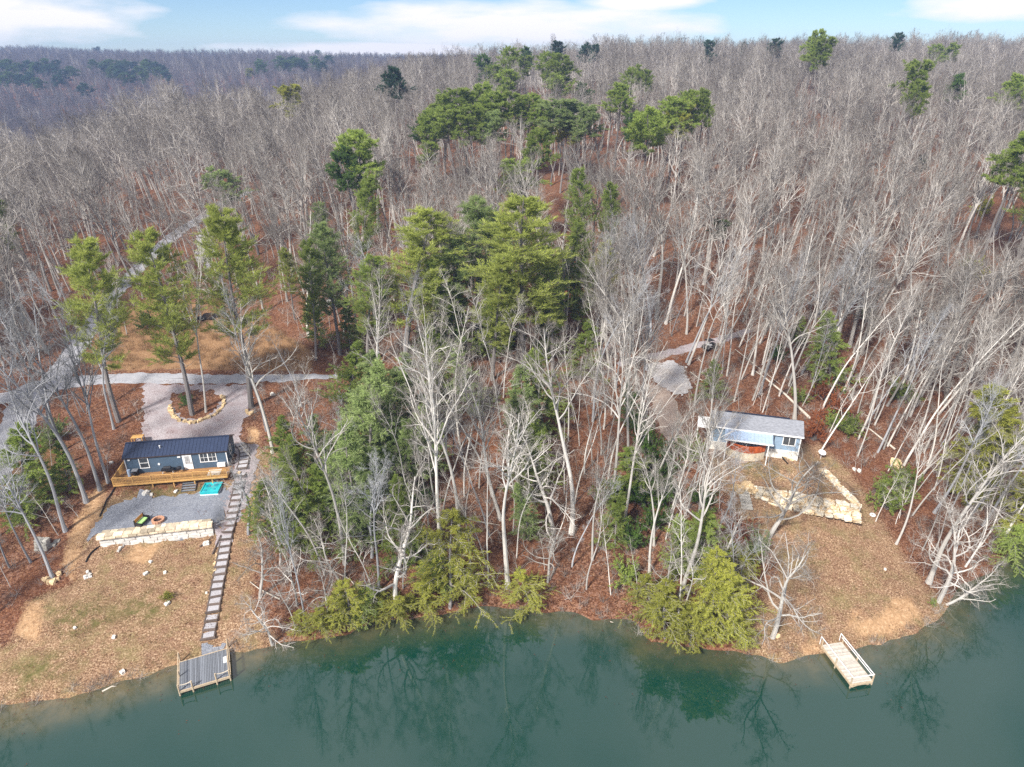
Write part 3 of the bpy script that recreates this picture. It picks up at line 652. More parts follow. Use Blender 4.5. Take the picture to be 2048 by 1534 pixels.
# retaining wall of the yard
def wall_run(mb, A_, B_, zt, courses, hgt, dep, ln, back=.12, rough=.1, flat=False, cols=(0, 1)):
    A_ = np.array(A_[:2]); B_ = np.array(B_[:2]); d = B_ - A_; Ln = np.linalg.norm(d); d = d / Ln; nn = np.array((d[1], -d[0])); rz = math.atan2(d[1], d[0])
    for c in range(courses):
        s = -random.uniform(0, .4) * ln
        while s < Ln - .15:
            l = ln * random.uniform(.65, 1.35); l = min(l, Ln - s + .1); p = A_ + d * (s + l / 2) + nn * (c * back)
            z = zt - (c + .5) * hgt + random.uniform(-.1, .1) * (not flat)
            mb.rock((p[0], p[1], z), (l * (1.03 if flat else .95), dep * random.uniform(.9, 1.15), hgt * (1.08 if flat else 1.0)), rz + random.uniform(-.12, .12) * (not flat), rough, col=random.uniform(*cols), sub=2 if flat else 3); s += l
    return mb
WA = on((YARD_A[0], YARD_A[1], 0), YROT, .55, -.2); WB = on((YARD_B[0], YARD_B[1], 0), YROT, 0, -.2)
g = empty('retaining_wall', (WA[0], WA[1], 3.6), 0, 'straight cream block retaining wall in front of the gravel yard', 'wall')
b = wall_run(MB(), WA, WB, 5.22, 2, .22, .75, 1.0, .14, .045, True); cp = b.build('coping', M['cream_stone']); 
b = wall_run(MB(), WA, WB, 4.80, 4, .36, .5, 1.3, .05, .03, True, (.3, .8)); bd = b.build('face', M['pale_stone'])
b = wall_run(MB(), on((WA[0], WA[1], 0), YROT, .3, .55), on((WB[0], WB[1], 0), YROT, 0, .55), 5.24, 1, .2, .6, .8, 0, .05, True)
bk = b.build('back_course', M['cream_stone'])
for o in (cp, bd, bk): o.parent = g; o.location = (-WA[0], -WA[1], -3.6)
# timber steps
line = smooth_line([at(*p) for p in [(478, 888), (488, 898), (489, 915), (485, 935), (480, 960), (474, 990), (467, 1020), (459, 1050), (452, 1080), (447, 1110), (441, 1140), (435, 1170), (430, 1200), (425, 1230), (419, 1260), (416, 1280)]], .1)
sl_ = np.concatenate([[0], np.cumsum(np.linalg.norm(np.diff(line, axis=0), axis=1))]); ns = 31
tw = empty('timber_steps', (line[-1][0], line[-1][1], hz(*line[-1])), 0, 'long flight of gravel filled timber steps from the cabin down to the dock', 'steps')
for i in range(ns):
    s0, s1 = sl_[-1] * i / ns, sl_[-1] * (i + 1) / ns
    a = np.array([np.interp(s0, sl_, line[:, 0]), np.interp(s0, sl_, line[:, 1])]); e = np.array([np.interp(s1, sl_, line[:, 0]), np.interp(s1, sl_, line[:, 1])])
    mid = (a + e) / 2; rz = math.atan2(e[1] - a[1], e[0] - a[0]) + math.pi / 2 + random.uniform(-.05, .05); Lq = np.linalg.norm(e - a); z = hz(*mid) + .10
    c = (mid[0] - tw.location.x, mid[1] - tw.location.y, z - tw.location.z)
    MB().box((c[0], c[1], c[2] - .06), (1.15 + random.uniform(-.08, .08), Lq * .98, .16), rz, col=random.random()).build('tread', M['tread'], tw)
    f = (e - a) / Lq; b = MB(); b.box((c[0] + f[0] * Lq * .5, c[1] + f[1] * Lq * .5, c[2] - .0), (1.4 + random.uniform(-.1, .15), .16, .22), rz + random.uniform(-.04, .04), col=random.random())
    n2 = np.array((f[1], -f[0]))
    for s in (-1, 1): b.box((c[0] + n2[0] * s * .64, c[1] + n2[1] * s * .64, c[2] - .02), (.12, Lq * .9, .18), rz, col=random.random())
    b.build('timber', M['timber'], tw)
# stones
def stone_line(name, px, size, mat, lb, cat='stones', group=None, n=None, jit=.12):
    P = smooth_line([at(*p) for p in px], .1); d = np.concatenate([[0], np.cumsum(np.linalg.norm(np.diff(P, axis=0), axis=1))]); b = MB(); s = 0
    while s < d[-1]:
        w_ = size * random.uniform(.65, 1.4); x = np.interp(s, d, P[:, 0]) + random.uniform(-jit, jit); y = np.interp(s, d, P[:, 1]) + random.uniform(-jit, jit)
        b.rock((x, y, hz(x, y) + w_ * .2), (w_, w_ * random.uniform(.7, 1), w_ * random.uniform(.55, .85)), random.uniform(0, 3), .14, random.random()); s += w_ * .85
    return tag(b.build(name, mat), lb, cat, group)
stone_line('stone_border', [(340, 812), (345, 830), (362, 842), (385, 846), (410, 839), (435, 826), (447, 810), (446, 798), (441, 792)], .52, M['gold_stone'], 'curved border of golden stones round the tree island', 'border')
stone_line('stone_ring', [(88, 1158), (100, 1166), (110, 1163), (120, 1152), (120, 1146)], .5, M['gold_stone'], 'stones ringing the foot of the thick leaning trunk', 'border')
stone_line('stone_ring', [(493, 822), (500, 830), (508, 824)], .5, M['gold_stone'], 'few golden stones at the foot of the big pine by the drive', 'border')
stone_line('stone_ring', [(168, 1152), (176, 1158), (181, 1150), (175, 1146)], .3, M['pale_stone'], 'small ring of pale stones on the upper left lawn', 'border')
stone_line('stone_row', [(238, 1102), (250, 1090)], .3, M['pale_stone'], 'short row of pale stones under the retaining wall', 'border')
stone_line('stone_row', [(432, 1110), (430, 1150)], .25, M['gold_stone'], 'small stones along the left side of the timber steps', 'border')
RK = [((413,1088),.7,'pale boulder below the right end of the retaining wall'),((292,988),.8,'pale boulder under the middle of the deck'),((352,984),.5,'stone at the foot of a deck post left of the wooden steps'),((303,990),.45,'stone at the foot of the middle deck post'),((301,1124),.4,'white stone on the upper lawn'),((292,1148),.5,'white stone left of the little bush'),((330,1146),.4,'white stone above the little bush'),
 ((335,1208),.55,'pale stone at the foot of the little bush'),((228,1275),.4,'pale stone low on the left lawn'),((245,1345),.5,'white stone near the left shore'),((150,1256),.35,'pale stone in the middle of the left lawn'),((413,1186),.3,'stone beside the lower timber steps'),((1718,943),.6,'white stone right of the stone wall return'),((1708,939),.5,'small white stone beside another by the woods edge'),((1770,1139),.35,'stone near the right edge of the right lawn'),
 ((1553,1272),.6,'golden stone at the foot of the wide spreading tree'),((223,926),.5,'pale stone by the trunk near the deck'),((545,790),.7,'round grey boulder right of the drive'),((600,812),.5,'grey stone left of the green strip'),((478,947),.5,'cream stone at the right foot of the dark cabin'),((1790,930),1.6,'golden boulder on the wooded slope right of the lawn'),((1372,735),.4,'stone at the edge of the pale gravel')]
for p, s, lb in RK:
    q = at(*p); b = MB().rock((0, 0, 0), (s, s * .8, s * .65), random.uniform(0, 3), .13, .7, sub=3); o = b.build('rock', M['gold_stone'] if 'gold' in lb or 'cream' in lb else M['pale_stone']); o.location = (q[0], q[1], q[2] + s * .15); tag(o, lb, 'rock', 'loose rocks')
q = at(86, 1098); b = MB()
for c in range(4):
    for i in range(3): b.rock((i * .5 - .5, random.uniform(-.08, .08) + c * .1, .2 + c * .33), (.55, .8, .34), random.uniform(-.1, .1), .08, random.random())
b.rock((.9, .5, .25), (.7, .6, .45), .3, .1, .4); b.rock((1.1, 1.1, .3), (.6, .6, .5), .3, .1, .4)
o = b.build('stone_stack', M['grey_stone']); o.location = (q[0], q[1], q[2] - .1); tag(o, 'stacked grey stone seat among the leaning grey trunks', 'stone stack')

# ------------------------------------------------------------------ blue cabin on the right
HP = (27.45, 82.1, 7.0); HR = R(-15.6); HL_, HD = 11.5, 4.3
hs = empty('blue_cabin', HP, HR, 'sky blue cabin with grey roof and pale porch awning above a stone wall', 'cabin')
gable_walls(HL_, HD, 1.3, 3.85, 4.9, M['blue_wall'], hs)
gable_roof(-.3, HL_ + .3, HD, 3.88, 4.9, .35, M['roof_grey'], 'roof', hs, ridge=.5)
b = MB(); b.box((HL_ / 2, .0, .55), (HL_ + .06, .2, 1.5)); b.box((HL_, HD / 2, .55), (.2, HD - .2, 1.5)); b.box((0, HD / 2, .55), (.2, HD - .2, 1.5)); b.box((HL_ / 2, HD, .55), (HL_ + .06, .2, 1.5)); b.build('foundation', M['whitewash'], hs)
for x in (0, HL_): [MB().box((x, y, 2.55), (.14, .08, 2.5)).build('corner_trim', M['white'], hs) for y in (-.02, HD + .02)]
MB().box((HL_ - .02, -.13, .5), (.14, .08, 1.5)).build('corner_trim', M['white'], hs)
b = MB(); b.box((HL_ / 2, -.375, 3.68), (HL_ + .6, .05, .2)); b.build('fascia', M['white'], hs)
b = MB(); zz = lambda y: 4.9 - abs(y - HD / 2) * (1.02 / (HD / 2))
b.add([(1.6, HD / 2 + .12, zz(HD / 2 + .12) + .10), (10.0, HD / 2 + .12, zz(HD / 2 + .12) + .10), (10.0, HD / 2 + 1.4, zz(HD / 2 + 1.4) + .22), (1.6, HD / 2 + 1.4, zz(HD / 2 + 1.4) + .22), (1.6, HD / 2 + .12, zz(HD / 2 + .12) + .02), (10.0, HD / 2 + .12, zz(HD / 2 + .12) + .02), (10.0, HD / 2 + 1.4, zz(HD / 2 + 1.4) + .02), (1.6, HD / 2 + 1.4, zz(HD / 2 + 1.4) + .02)], [(0, 1, 2, 3), (4, 7, 6, 5), (0, 4, 5, 1), (1, 5, 6, 2), (2, 6, 7, 3), (3, 7, 4, 0)])
b.bar((1.6, HD / 2 + .05, 5.0), (10.0, HD / 2 + .05, 5.0), .1, .22); b.build('roof_panel', M['solar'], hs)
window(hs, (10.1, -.04, 2.75), 1.65, 1.35, 4)
for i in range(4): window(hs, (3.9 + i * 1.05, -.04, 2.5), .95, 1.8, 0)
def slopebox(x0, x1, y0, z0, y1, z1, th=.08):
    return [(x0, y0, z0), (x1, y0, z0), (x1, y1, z1), (x0, y1, z1), (x0, y0, z0 - th), (x1, y0, z0 - th), (x1, y1, z1 - th), (x0, y1, z1 - th)], [(0, 3, 2, 1), (4, 5, 6, 7), (0, 1, 5, 4), (1, 2, 6, 5), (2, 3, 7, 6), (3, 0, 4, 7)]
b = MB(); b.add(*slopebox(1.75, 7.9, -.42, 3.60, -2.4, 3.15, .06)); [b.bar((1.85 + i * .46, -.5, 3.6), (1.85 + i * .46, -2.4, 3.17), .03, .05) for i in range(14)]; aw = b.build('awning', M['awning'], hs)
b = MB(); b.box((4.82, -2.44, 3.08), (6.25, .06, .18)); b.build('trim', M['white'], aw)
for x in (2.0, 7.35): MB().box((x, -2.35, 1.42), (.12, .12, 3.3)).build('post', M['white'], hs)
arc = [(2.2 + 5.0 * i / 12, -.15 - 2.0 * math.sin(math.pi * (.08 + .84 * i / 12)) ** .6) for i in range(13)]
b = MB(); n = len(arc); vs = [(x, y, 1.32) for x, y in arc] + [(x, -.14, 1.32) for x, y in arc] + [(x, y, 1.24) for x, y in arc] + [(x, -.14, 1.24) for x, y in arc]
b.add(vs, [(i, i + 1, n + i + 1, n + i) for i in range(n - 1)] + [(2 * n + i, 3 * n + i, 3 * n + i + 1, 2 * n + i + 1) for i in range(n - 1)] + [(i, 2 * n + i, 2 * n + i + 1, i + 1) for i in range(n - 1)]); b.build('porch_floor', M['red_wood'], hs)
b = MB(); vs = [(x, y + .05, z) for z in (-.2, 1.235) for x, y in arc]; b.add(vs, [(i, i + 1, n + i + 1, n + i) for i in range(n - 1)]); vs = [(x, y + .25, z) for z in (-.2, 1.235) for x, y in arc]; b.add(vs, [(i + 1, i, n + i, n + i + 1) for i in range(n - 1)]); b.build('porch_base', M['cream_stone'], hs)
b = MB()
for i in range(n - 1):
    (x0, y0), (x1, y1) = arc[i], arc[i + 1]
    b.bar((x0, y0, 2.2), (x1, y1, 2.2), .06, .14, col=.8); b.bar((x0, y0, 1.42), (x1, y1, 1.42), .06, .08, col=.5); m_ = max(3, int(math.hypot(x1 - x0, y1 - y0) / .13))
    for k in range(m_): f = (k + .5) / m_; b.box((x0 + (x1 - x0) * f, y0 + (y1 - y0) * f, 1.82), (.09, .05, .78), col=random.random())
b.build('railing', M['red_wood'], hs)
b = MB(); b.add(*slopebox(-1.9, -.32, 2.6, 3.55, .2, 3.1, .06)); b.build('side_awning', M['white'], hs)
for y in (.3, 2.4): MB().box((-1.8, y, 1.5), (.08, .08, 3.1)).build('post', M['white'], hs)
b = MB(); b.tube([(8.2, -.05, 3.4), (8.2, -.05, 2.5)], .05); b.tube([(9.6, -.2, .3), (9.9, -.6, .12), (10.3, -1.4, .02)], .09); b.build('downspout', M['pipe'], hs)
stone_line('stone_row', [(1413, 880), (1430, 884), (1452, 886)], .5, M['gold_stone'], 'low golden stones at the left foot of the blue cabin', 'border')
stone_line('stone_row', [(1535, 910), (1560, 914), (1585, 922)], .4, M['gold_stone'], 'low golden stones at the right foot of the blue cabin', 'border')
# boulder wall below it
g = MB()
wall_run(g, RW[0], RW[1], 5.55, 1, .5, .9, 1.3, .3, .16); wall_run(g, on((*RW[0][:2], 0), RROT, .2, -.33), on((*RW[1][:2], 0), RROT, .3, -.33), 5.12, 1, .46, .8, .8, .3, .17); wall_run(g, on((*RW[0][:2], 0), RROT, .6, -.62), on((*RW[1][:2], 0), RROT, .5, -.62), 4.72, 1, .6, .9, 1.2, .3, .17); wall_run(g, on((*RW[0][:2], 0), RROT, 1.8, -.9), on((*RW[1][:2], 0), RROT, .6, -.95), 4.25, 1, .5, .9, 1.0, .3, .18)
tag(g.build('boulder_wall', M['boulder']), 'tall wall of stacked cream boulders below the blue cabin', 'wall')
g = MB(); wall_run(g, RW[2], RW[1], 5.75, 1, .5, .8, .8, .2, .12); wall_run(g, (RW[2][0] + .5, RW[2][1], 0), (RW[1][0] + .45, RW[1][1] + .3, 0), 5.4, 2, .45, .7, .9, .1, .12)
tag(g.build('boulder_wall', M['boulder']), 'low stone return wall running uphill from the tall boulder wall', 'wall')
g = MB(); 
for i in range(9): q = at(1472 + i * 4.5, 978 + 7 * math.sin(i)); g.rock((q[0], q[1], q[2] + .25), (.9, .8, .6), random.uniform(0, 3), .12, random.random())
tag(g.build('boulder_pile', M['gold_stone']), 'curved pile of boulders at the left end of the tall wall', 'stones')
st_ = empty('stone_steps', at(1490, 1000), 0, 'dark stone steps beside the left end of the boulder wall', 'steps')
for i in range(6):
    q = at(1487 + i * 1.5, 985 + i * 6.5); MB().rock((q[0] - st_.location.x, q[1] - st_.location.y, q[2] - st_.location.z + .1), (1.5, .5, .22), -.2, .06, random.random()).build('tread', M['grey_stone'], st_)
# dish
q = at(1641, 917); d_ = empty('satellite_dish', q, 0, 'round white dish on a short post right of the blue cabin', 'dish')
MB().tube([(0, 0, 0), (0, 0, .95)], .05).build('post', M['steel'], d_)
b = MB(); c0 = Vector((0, -.1, 1.05)); ax = Vector((.05, -.35, 1)).normalized(); b.tube([c0 - ax * .1, c0 - ax * .03, c0 + ax * .05], [.12, .40, .52], 18); b.build('bowl', M['white'], d_)
q = at(1745, 1031); b = MB(); b.tube([(.28 * math.cos(a_), .28 * math.sin(a_), .1) for a_ in [i * .4488 for i in range(15)]], .11, 6); o = b.build('tyre_ring', M['steel']); o.location = q; tag(o, 'small pale ring lying at the right edge of the lawn', 'ring')

# ------------------------------------------------------------------ docks
DA, DB = atz(359, 1325, .6), atz(456, 1297, .6); dr_ = math.atan2(DB[1] - DA[1], DB[0] - DA[0]); W = float(np.linalg.norm(DB - DA)); DL = 3.75
d1 = empty('dock', (DA[0], DA[1], .6), dr_, 'grey boarded dock with rope rails at the foot of the timber steps', 'dock')
boards(MB(), 0, W, -DL, 0, -.02, .155, 'y', .045, .03).build('deck', M['dock_grey'], d1)
b = MB(); b.box((W / 2, -DL - .05, -.14), (W + .1, .09, .26)); b.box((W / 2, .05, -.1), (W + .1, .1, .22)); [b.box((x, -DL / 2, -.14), (.08, DL, .2)) for x in (-.05, W + .05)]; b.build('frame', M['dock_tan'], d1)
pp = [(0, .5), (0, -1.9), (0, -DL), (1.2, -DL), (W - 1.25, -DL), (W, -DL), (W, -1.9), (W, .5)]
for x, y in pp: MB().tube([(x, y - .05 * (y < -3), -1.3), (x, y - .05 * (y < -3), .5), (x, y - .05 * (y < -3), .85)], [.085, .08, .07], 9).build('post', M['dock_tan'], d1)
for s in (0, W):
    b = MB(); b.tube([(s, .5, .78), (s, -1.9, .76)], .05, 6); b.tube([(s, -1.9, .76), (s, -DL, .78)], .05, 6); b.build('rail', M['dock_tan'], d1)
for x0, x1 in ((0, 1.2), (W - 1.25, W)):
    b = MB(); b.tube([(x0 + (x1 - x0) * k / 8, -DL, .76 - .14 * math.sin(math.pi * k / 8)) for k in range(9)], .045, 6); b.build('rope', M['rope'], d1)
MB().box((W - .35, -1.5, .06), (.32, .75, .12)).build('bench_box', M['white'], d1)
E_ = atz(1644, 1290, .6); F_ = atz(1698, 1368, .6); dr2 = math.atan2(F_[1] - E_[1], F_[0] - E_[0]) + math.pi / 2; DL2 = float(np.linalg.norm(F_ - E_)); W2 = 2.25
d2 = empty('dock', (E_[0], E_[1], .6), dr2 + R(3), 'pale wooden dock with white rails beside the right lawn', 'dock')
boards(MB(), 0, W2, -DL2, 0, -.02, .15, 'x', .045, .012).build('deck', M['dock_pale'], d2)
b = MB(); [b.box((x, -DL2 / 2, -.16), (.09, DL2, .24)) for x in (-.03, W2 + .03)]; b.box((W2 / 2, -DL2 - .06, -.16), (W2 + .1, .09, .24)); b.bar((0, -DL2 + .1, -.7), (W2 / 2, -DL2 - .05, -.15), .07); b.bar((W2, -DL2 + .1, -.7), (W2 / 2, -DL2 - .05, -.15), .07); b.build('frame', M['dock_tan'], d2)
for x in (0, W2):
    for y in (-.1, -DL2 * .5, -DL2): MB().box((x + (.06 if x else -.06), y, -.1), (.1, .1, 1.9)).build('post', M['dock_tan'], d2)
    b = MB(); b.tube([(x, .35, .85), (x, -DL2 - .05, .85)], .05, 8); b.tube([(x, .35, .85), (x, .35, -.2)], .04, 8)
    if x: b.tube([(x, .1, .55), (x, -DL2, .55)], .04, 8)
    b.build('rail', M['white'], d2)
b = MB(); b.tube([(0, -DL2 - .05, .85), (W2, -DL2 - .05, .85)], .05, 8); b.build('rail', M['white'], d2)

# ------------------------------------------------------------------ other objects in the woods
def log(px, r, lb, dz=.12, mat='log'):
    P = [at(*p) for p in px]; k = len(P); P = [(p[0], p[1], p[2] + dz) for p in P]; b = MB().tube(P, [r * (1 - .6 * i / max(1, k - 1)) for i in range(k)], 7); tag(b.build('fallen_log', M[mat], smooth=True), lb, 'log', 'fallen logs')
log([(1620, 838), (1570, 790), (1530, 757), (1508, 742)], .22, 'long pale fallen trunk behind the blue cabin')
log([(1470, 700), (1560, 770)], .10, 'thin fallen trunk crossing the long pale one')
log([(1380, 745), (1400, 760), (1430, 775)], .12, 'fallen trunk right of the pale gravel patch')
log([(1790, 900), (1740, 860), (1700, 845)], .16, 'fallen trunk on the slope right of the dish')
log([(205, 1385), (225, 1374), (240, 1376)], .10, 'pale driftwood curving at the left shoreline')
log([(640, 1130), (700, 1160), (745, 1215)], .10, 'fallen branch in the strip above the left hemlocks')
log([(1220, 1245), (1250, 1256), (1268, 1250)], .08, 'dead branch lying in the cove')
log([(560, 1200), (520, 1180), (500, 1165)], .10, 'broken branch right of the lower steps')
log([(400, 1095), (425, 1075)], .09, 'dark stick right of the retaining wall', .15, 'timber')
log([(425, 1110), (442, 1072)], .09, 'dark stick beside the timber steps', .15, 'timber')
log([(900, 1030), (960, 1045), (1000, 1052)], .12, 'fallen trunk in the middle strip')
q = at(1418, 698); ct = empty('utility_cart', q, R(25), 'small dark off-road cart parked by the upper driveway', 'cart')
b = MB(); b.box((0, 0, .62), (2.3, 1.2, .35)); b.box((.85, 0, .86), (.6, 1.1, .2)); b.build('body', M['black'], ct); MB().box((-.15, 0, .9), (.5, 1.1, .22)).build('seat', M['steel'], ct)
MB().box((-.15, 0, 1.75), (1.3, 1.2, .06)).build('roof', M['black'], ct); b = MB(); [b.bar((x, y, .7), (x * .8 - .05, y, 1.74), .05) for x in (-.7, .6) for y in (-.55, .55)]; b.build('roll_cage', M['black'], ct)
for x in (-.8, .8):
    for y in (-.62, .62): MB().tube([(x, y - .12, .32), (x, y + .12, .32)], .32, 14).build('wheel', M['pipe'], ct)
q = at(659, 612); b = MB(); b.tube([(0, 0, .0), (0, 0, .25), (0, 0, 1.15), (0, 0, 1.35)], [.3, .4, .4, .15], 14); o = b.build('gas_tank', M['white']); o.location = q; tag(o, 'white upright tank in the trees left of the broadest pine', 'tank')
q = at(412, 636); b = MB(); [b.rock((random.uniform(-1.6, 1.6), random.uniform(-1, 1), .1), (2.0, 1.3, .5), random.uniform(0, 3), .12, .5) for _ in range(6)]; o = b.build('hole_heap', M['pipe']); o.location = q; tag(o, 'black heap in place of a dark hole on the grassy bank beyond the road', 'heap')  # black heap added in place of a dark hole in the bank

# ------------------------------------------------------------------ tree growing (all vectorised)
def nrm(v): return v / (np.linalg.norm(v, axis=-1, keepdims=True) + 1e-9)
def perp(d, ang):
    ref = np.where(np.abs(d[..., 2:3]) < .9, np.array([0, 0, 1.]), np.array([1., 0, 0]))
    u = nrm(np.cross(d, ref)); v = np.cross(d, u)
    return u * np.cos(ang)[..., None] + v * np.sin(ang)[..., None]
def grow(rng, S, D, Ln, n, jit, trop, grav=0.0, corr=.5):
    B = len(S); P = np.zeros((B, n, 3)); P[:, 0] = S; d = nrm(D); j = np.zeros((B, 3))
    for k in range(1, n):
        j = j * corr + rng.normal(size=(B, 3)) * jit
        d = d + j; d[:, 2] += trop - grav * k / n; d = nrm(d)
        P[:, k] = P[:, k - 1] + d * (Ln / (n - 1))[:, None]
    return P
def radii(r0, r1, n, p=1.0):
    t = np.linspace(0, 1, n) ** p; return r0[:, None] * (1 - t) + r1[:, None] * t
def kids(rng, P, Rr, count, t0, t1, a0, a1, rot0=None, tpow=1.0):
    B, n = P.shape[:2]
    t = t0 + (t1 - t0) * ((np.arange(count)[None] + rng.uniform(.1, .9, (B, count))) / count) ** tpow
    f = t * (n - 1); i = np.minimum(f.astype(int), n - 2); f = f - i; bi = np.arange(B)[:, None]
    S = P[bi, i] * (1 - f[..., None]) + P[bi, i + 1] * f[..., None]
    d = nrm(P[bi, i + 1] - P[bi, i]); r = Rr[bi, i] * (1 - f) + Rr[bi, i + 1] * f
    az_ = (np.arange(count) * 2.4)[None] + rng.uniform(0, 6.28, (B, 1)) + rng.normal(0, .5, (B, count))
    an = rng.uniform(a0, a1, (B, count))
    D = d * np.cos(an)[..., None] + perp(d, az_) * np.sin(an)[..., None]
    return S.reshape(-1, 3), D.reshape(-1, 3), r.ravel(), t.ravel()
def tubes(P, Rr, m):
    B, n = P.shape[:2]
    T = np.zeros_like(P); T[:, 1:-1] = P[:, 2:] - P[:, :-2]; T[:, 0] = P[:, 1] - P[:, 0]; T[:, -1] = P[:, -1] - P[:, -2]; T = nrm(T)
    ref = np.where(np.abs(T[:, :1, 2:3]) < .8, np.array([0, 0, 1.]), np.array([1., 0, 0])) * np.ones_like(P)
    U = nrm(np.cross(T, ref)); W = np.cross(T, U); a = np.arange(m) * 2 * math.pi / m
    V = P[:, :, None] + Rr[:, :, None, None] * (U[:, :, None] * np.cos(a)[:, None] + W[:, :, None] * np.sin(a)[:, None])
    i = np.arange(B * n).reshape(B, n)[:, :-1, None] * m; k = np.arange(m)[None, None]; k2 = (k + 1) % m
    F = np.stack([i + k, i + k2, i + m + k2, i + m + k], -1).reshape(-1, 4)
    return V.reshape(-1, 3), F
class Acc:
    def __init__(s): s.V = []; s.Q = []; s.T = []; s.A = []; s.n = 0
    def add(s, V, Q=None, T=None, lv=0.0):
        V = V.reshape(-1, 3); s.V.append(V); s.A.append(np.full(len(V), lv) if np.isscalar(lv) else lv)
        if Q is not None: s.Q.append(Q + s.n)
        if T is not None: s.T.append(T + s.n)
        s.n += len(V); return s
    def mesh(s, name, mat):
        return np_mesh(name, np.concatenate(s.V), np.concatenate(s.T) if s.T else None, np.concatenate(s.Q) if s.Q else None, mat, {'lv': np.concatenate(s.A)}, smooth=False)
def spikes(rng, S, D, Ln, wd, bend=.2):          # thin 3-sided twigs
    B = len(S); D = nrm(D); ph = rng.uniform(0, 6.28, B); vs = []
    for k in range(3): vs.append(S + perp(D, ph + k * 2.094) * wd)
    mid = S + D * Ln[:, None] * .5 + rng.normal(size=(B, 3)) * (Ln * bend * .3)[:, None]
    V = vs + [mid + perp(D, ph + k * 2.094) * wd * .7 for k in range(3)] + [mid + nrm(D + rng.normal(size=(B, 3)) * bend + [0, 0, .25]) * (Ln * .5)[:, None]]
    V = np.stack(V, 1); b = np.arange(B)[:, None] * 7
    Q = np.concatenate([b + np.array([k, (k + 1) % 3, 3 + (k + 1) % 3, 3 + k]) for k in range(3)]); T = np.concatenate([b + np.array([3 + k, 3 + (k + 1) % 3, 6]) for k in range(3)])
    return V.reshape(-1, 3), Q, T
def bare_tree(seed, kind):
    """bare hardwood, base at origin, height about 1 unit * H; returns (trunk Acc, crown Acc, H)"""
    rng = np.random.default_rng(seed); one = lambda v: np.array([v], float)
    if kind == 'pole':
        H = 22; P = grow(rng, np.zeros((1, 3)), np.array([[rng.normal() * .03, rng.normal() * .03, 1.]]), one(H * .97), 18, .024, .015, corr=.75); Rt = radii(one(.17), one(.02), 18, .9)
        S, D, r, t = kids(rng, P, Rt, 13, rng.uniform(.5, .68), .97, R(24), R(60)); Ln = H * (.22 * (1 - t) ** .5 + .05) * rng.uniform(.5, 1.3, len(t)); r1 = np.minimum(r * .7, .07)
        S2, D2, r2_, t2 = kids(rng, P, Rt, 5, .15, .6, R(50), R(90)); S = np.concatenate([S, S2]); D = np.concatenate([D, D2]); Ln = np.concatenate([Ln, rng.uniform(.5, 2.6, 5)]); r1 = np.concatenate([r1, np.full(5, .03)])
        P1 = grow(rng, S, D, Ln, 8, .13, .07); R1 = radii(r1, r1 * .28, 8); c2, c3, c4 = 7, 5, 4; l2 = .42; j = .16; a0, a1 = R(26), R(60); tr = .06
    elif kind == 'forest':
        H = 25; fork = rng.random() < .45
        P = grow(rng, np.zeros((1, 3)), np.array([[rng.normal() * .03, rng.normal() * .03, 1.]]), one(H * .93), 18, .022, .02, corr=.7); Rt = radii(one(.26), one(.03), 18, .9)
        Rt[0, 0] *= 1.35
        S, D, r, t = kids(rng, P, Rt, 17, rng.uniform(.42, .6), .97, R(22), R(58)); Ln = H * (.30 * (1 - t) ** .6 + .06) * rng.uniform(.7, 1.2, len(t))
        r1 = np.minimum(r * .74, .125)
        P1 = grow(rng, S, D, Ln, 8, .12, .07); R1 = radii(r1, r1 * .28, 8)
        if fork:
            S, D, r, t = kids(rng, P, Rt, 2, .42, .58, R(14), R(24)); F1 = grow(rng, S, D, np.full(2, H * .48), 8, .05, .07); FR = radii(r * .75, r * .12, 8)
            P1 = np.concatenate([P1, F1]); R1 = np.concatenate([R1, FR])
        c2, c3, c4 = 8, 6, 5; l2 = .42; j = .12; a0, a1 = R(24), R(52); tr = .08
    elif kind == 'gnarly':
        H = 13
        P = grow(rng, np.zeros((1, 3)), np.array([[rng.normal() * .12, rng.normal() * .12, 1.]]), one(H * .92), 14, .05, .05, corr=.6); Rt = radii(one(.24), one(.035), 14, .9)
        S, D, r, t = kids(rng, P, Rt, 16, .22, .97, R(40), R(82)); Ln = H * (.48 * (1 - t) ** .6 + .08) * rng.uniform(.55, 1.25, len(t))
        r1 = np.minimum(r * .62, .10)
        P1 = grow(rng, S, D, Ln, 10, .17, .05); R1 = radii(r1, r1 * .25, 10)
        c2, c3, c4 = 8, 6, 5; l2 = .42; j = .2; a0, a1 = R(35), R(70); tr = .04
    else:
        H = 12
        P = grow(rng, np.zeros((1, 3)), np.array([[rng.normal() * .05, rng.normal() * .05, 1.]]), one(H), 12, .045, .03, corr=.6); Rt = radii(one(.085), one(.012), 12)
        S, D, r, t = kids(rng, P, Rt, 11, .35, .97, R(28), R(65)); Ln = H * (.25 * (1 - t) + .06) * rng.uniform(.6, 1.2, len(t))
        r1 = np.minimum(r * .6, .035); P1 = grow(rng, S, D, Ln, 6, .12, .06); R1 = radii(r1, r1 * .3, 6)
        c2, c3, c4 = 6, 4, 3; l2 = .45; j = .14; a0, a1 = R(28), R(60); tr = .05
    tk = Acc(); V, Q = tubes(P, Rt, 8); tk.add(V, Q, lv=0.0)
    cr = Acc(); V, Q = tubes(P1, R1, 5); cr.add(V, Q, lv=.12)
    n1 = P1.shape[1]; L1 = np.linalg.norm(P1[:, -1] - P1[:, 0], axis=1)
    S, D, r, t = kids(rng, P1, R1, c2, .22, 1, a0, a1); par = np.repeat(L1, c2)
    L2 = par * l2 * (1.15 - .6 * t) * rng.uniform(.6, 1.2, len(t)); r2 = np.minimum(r * .65, .046)
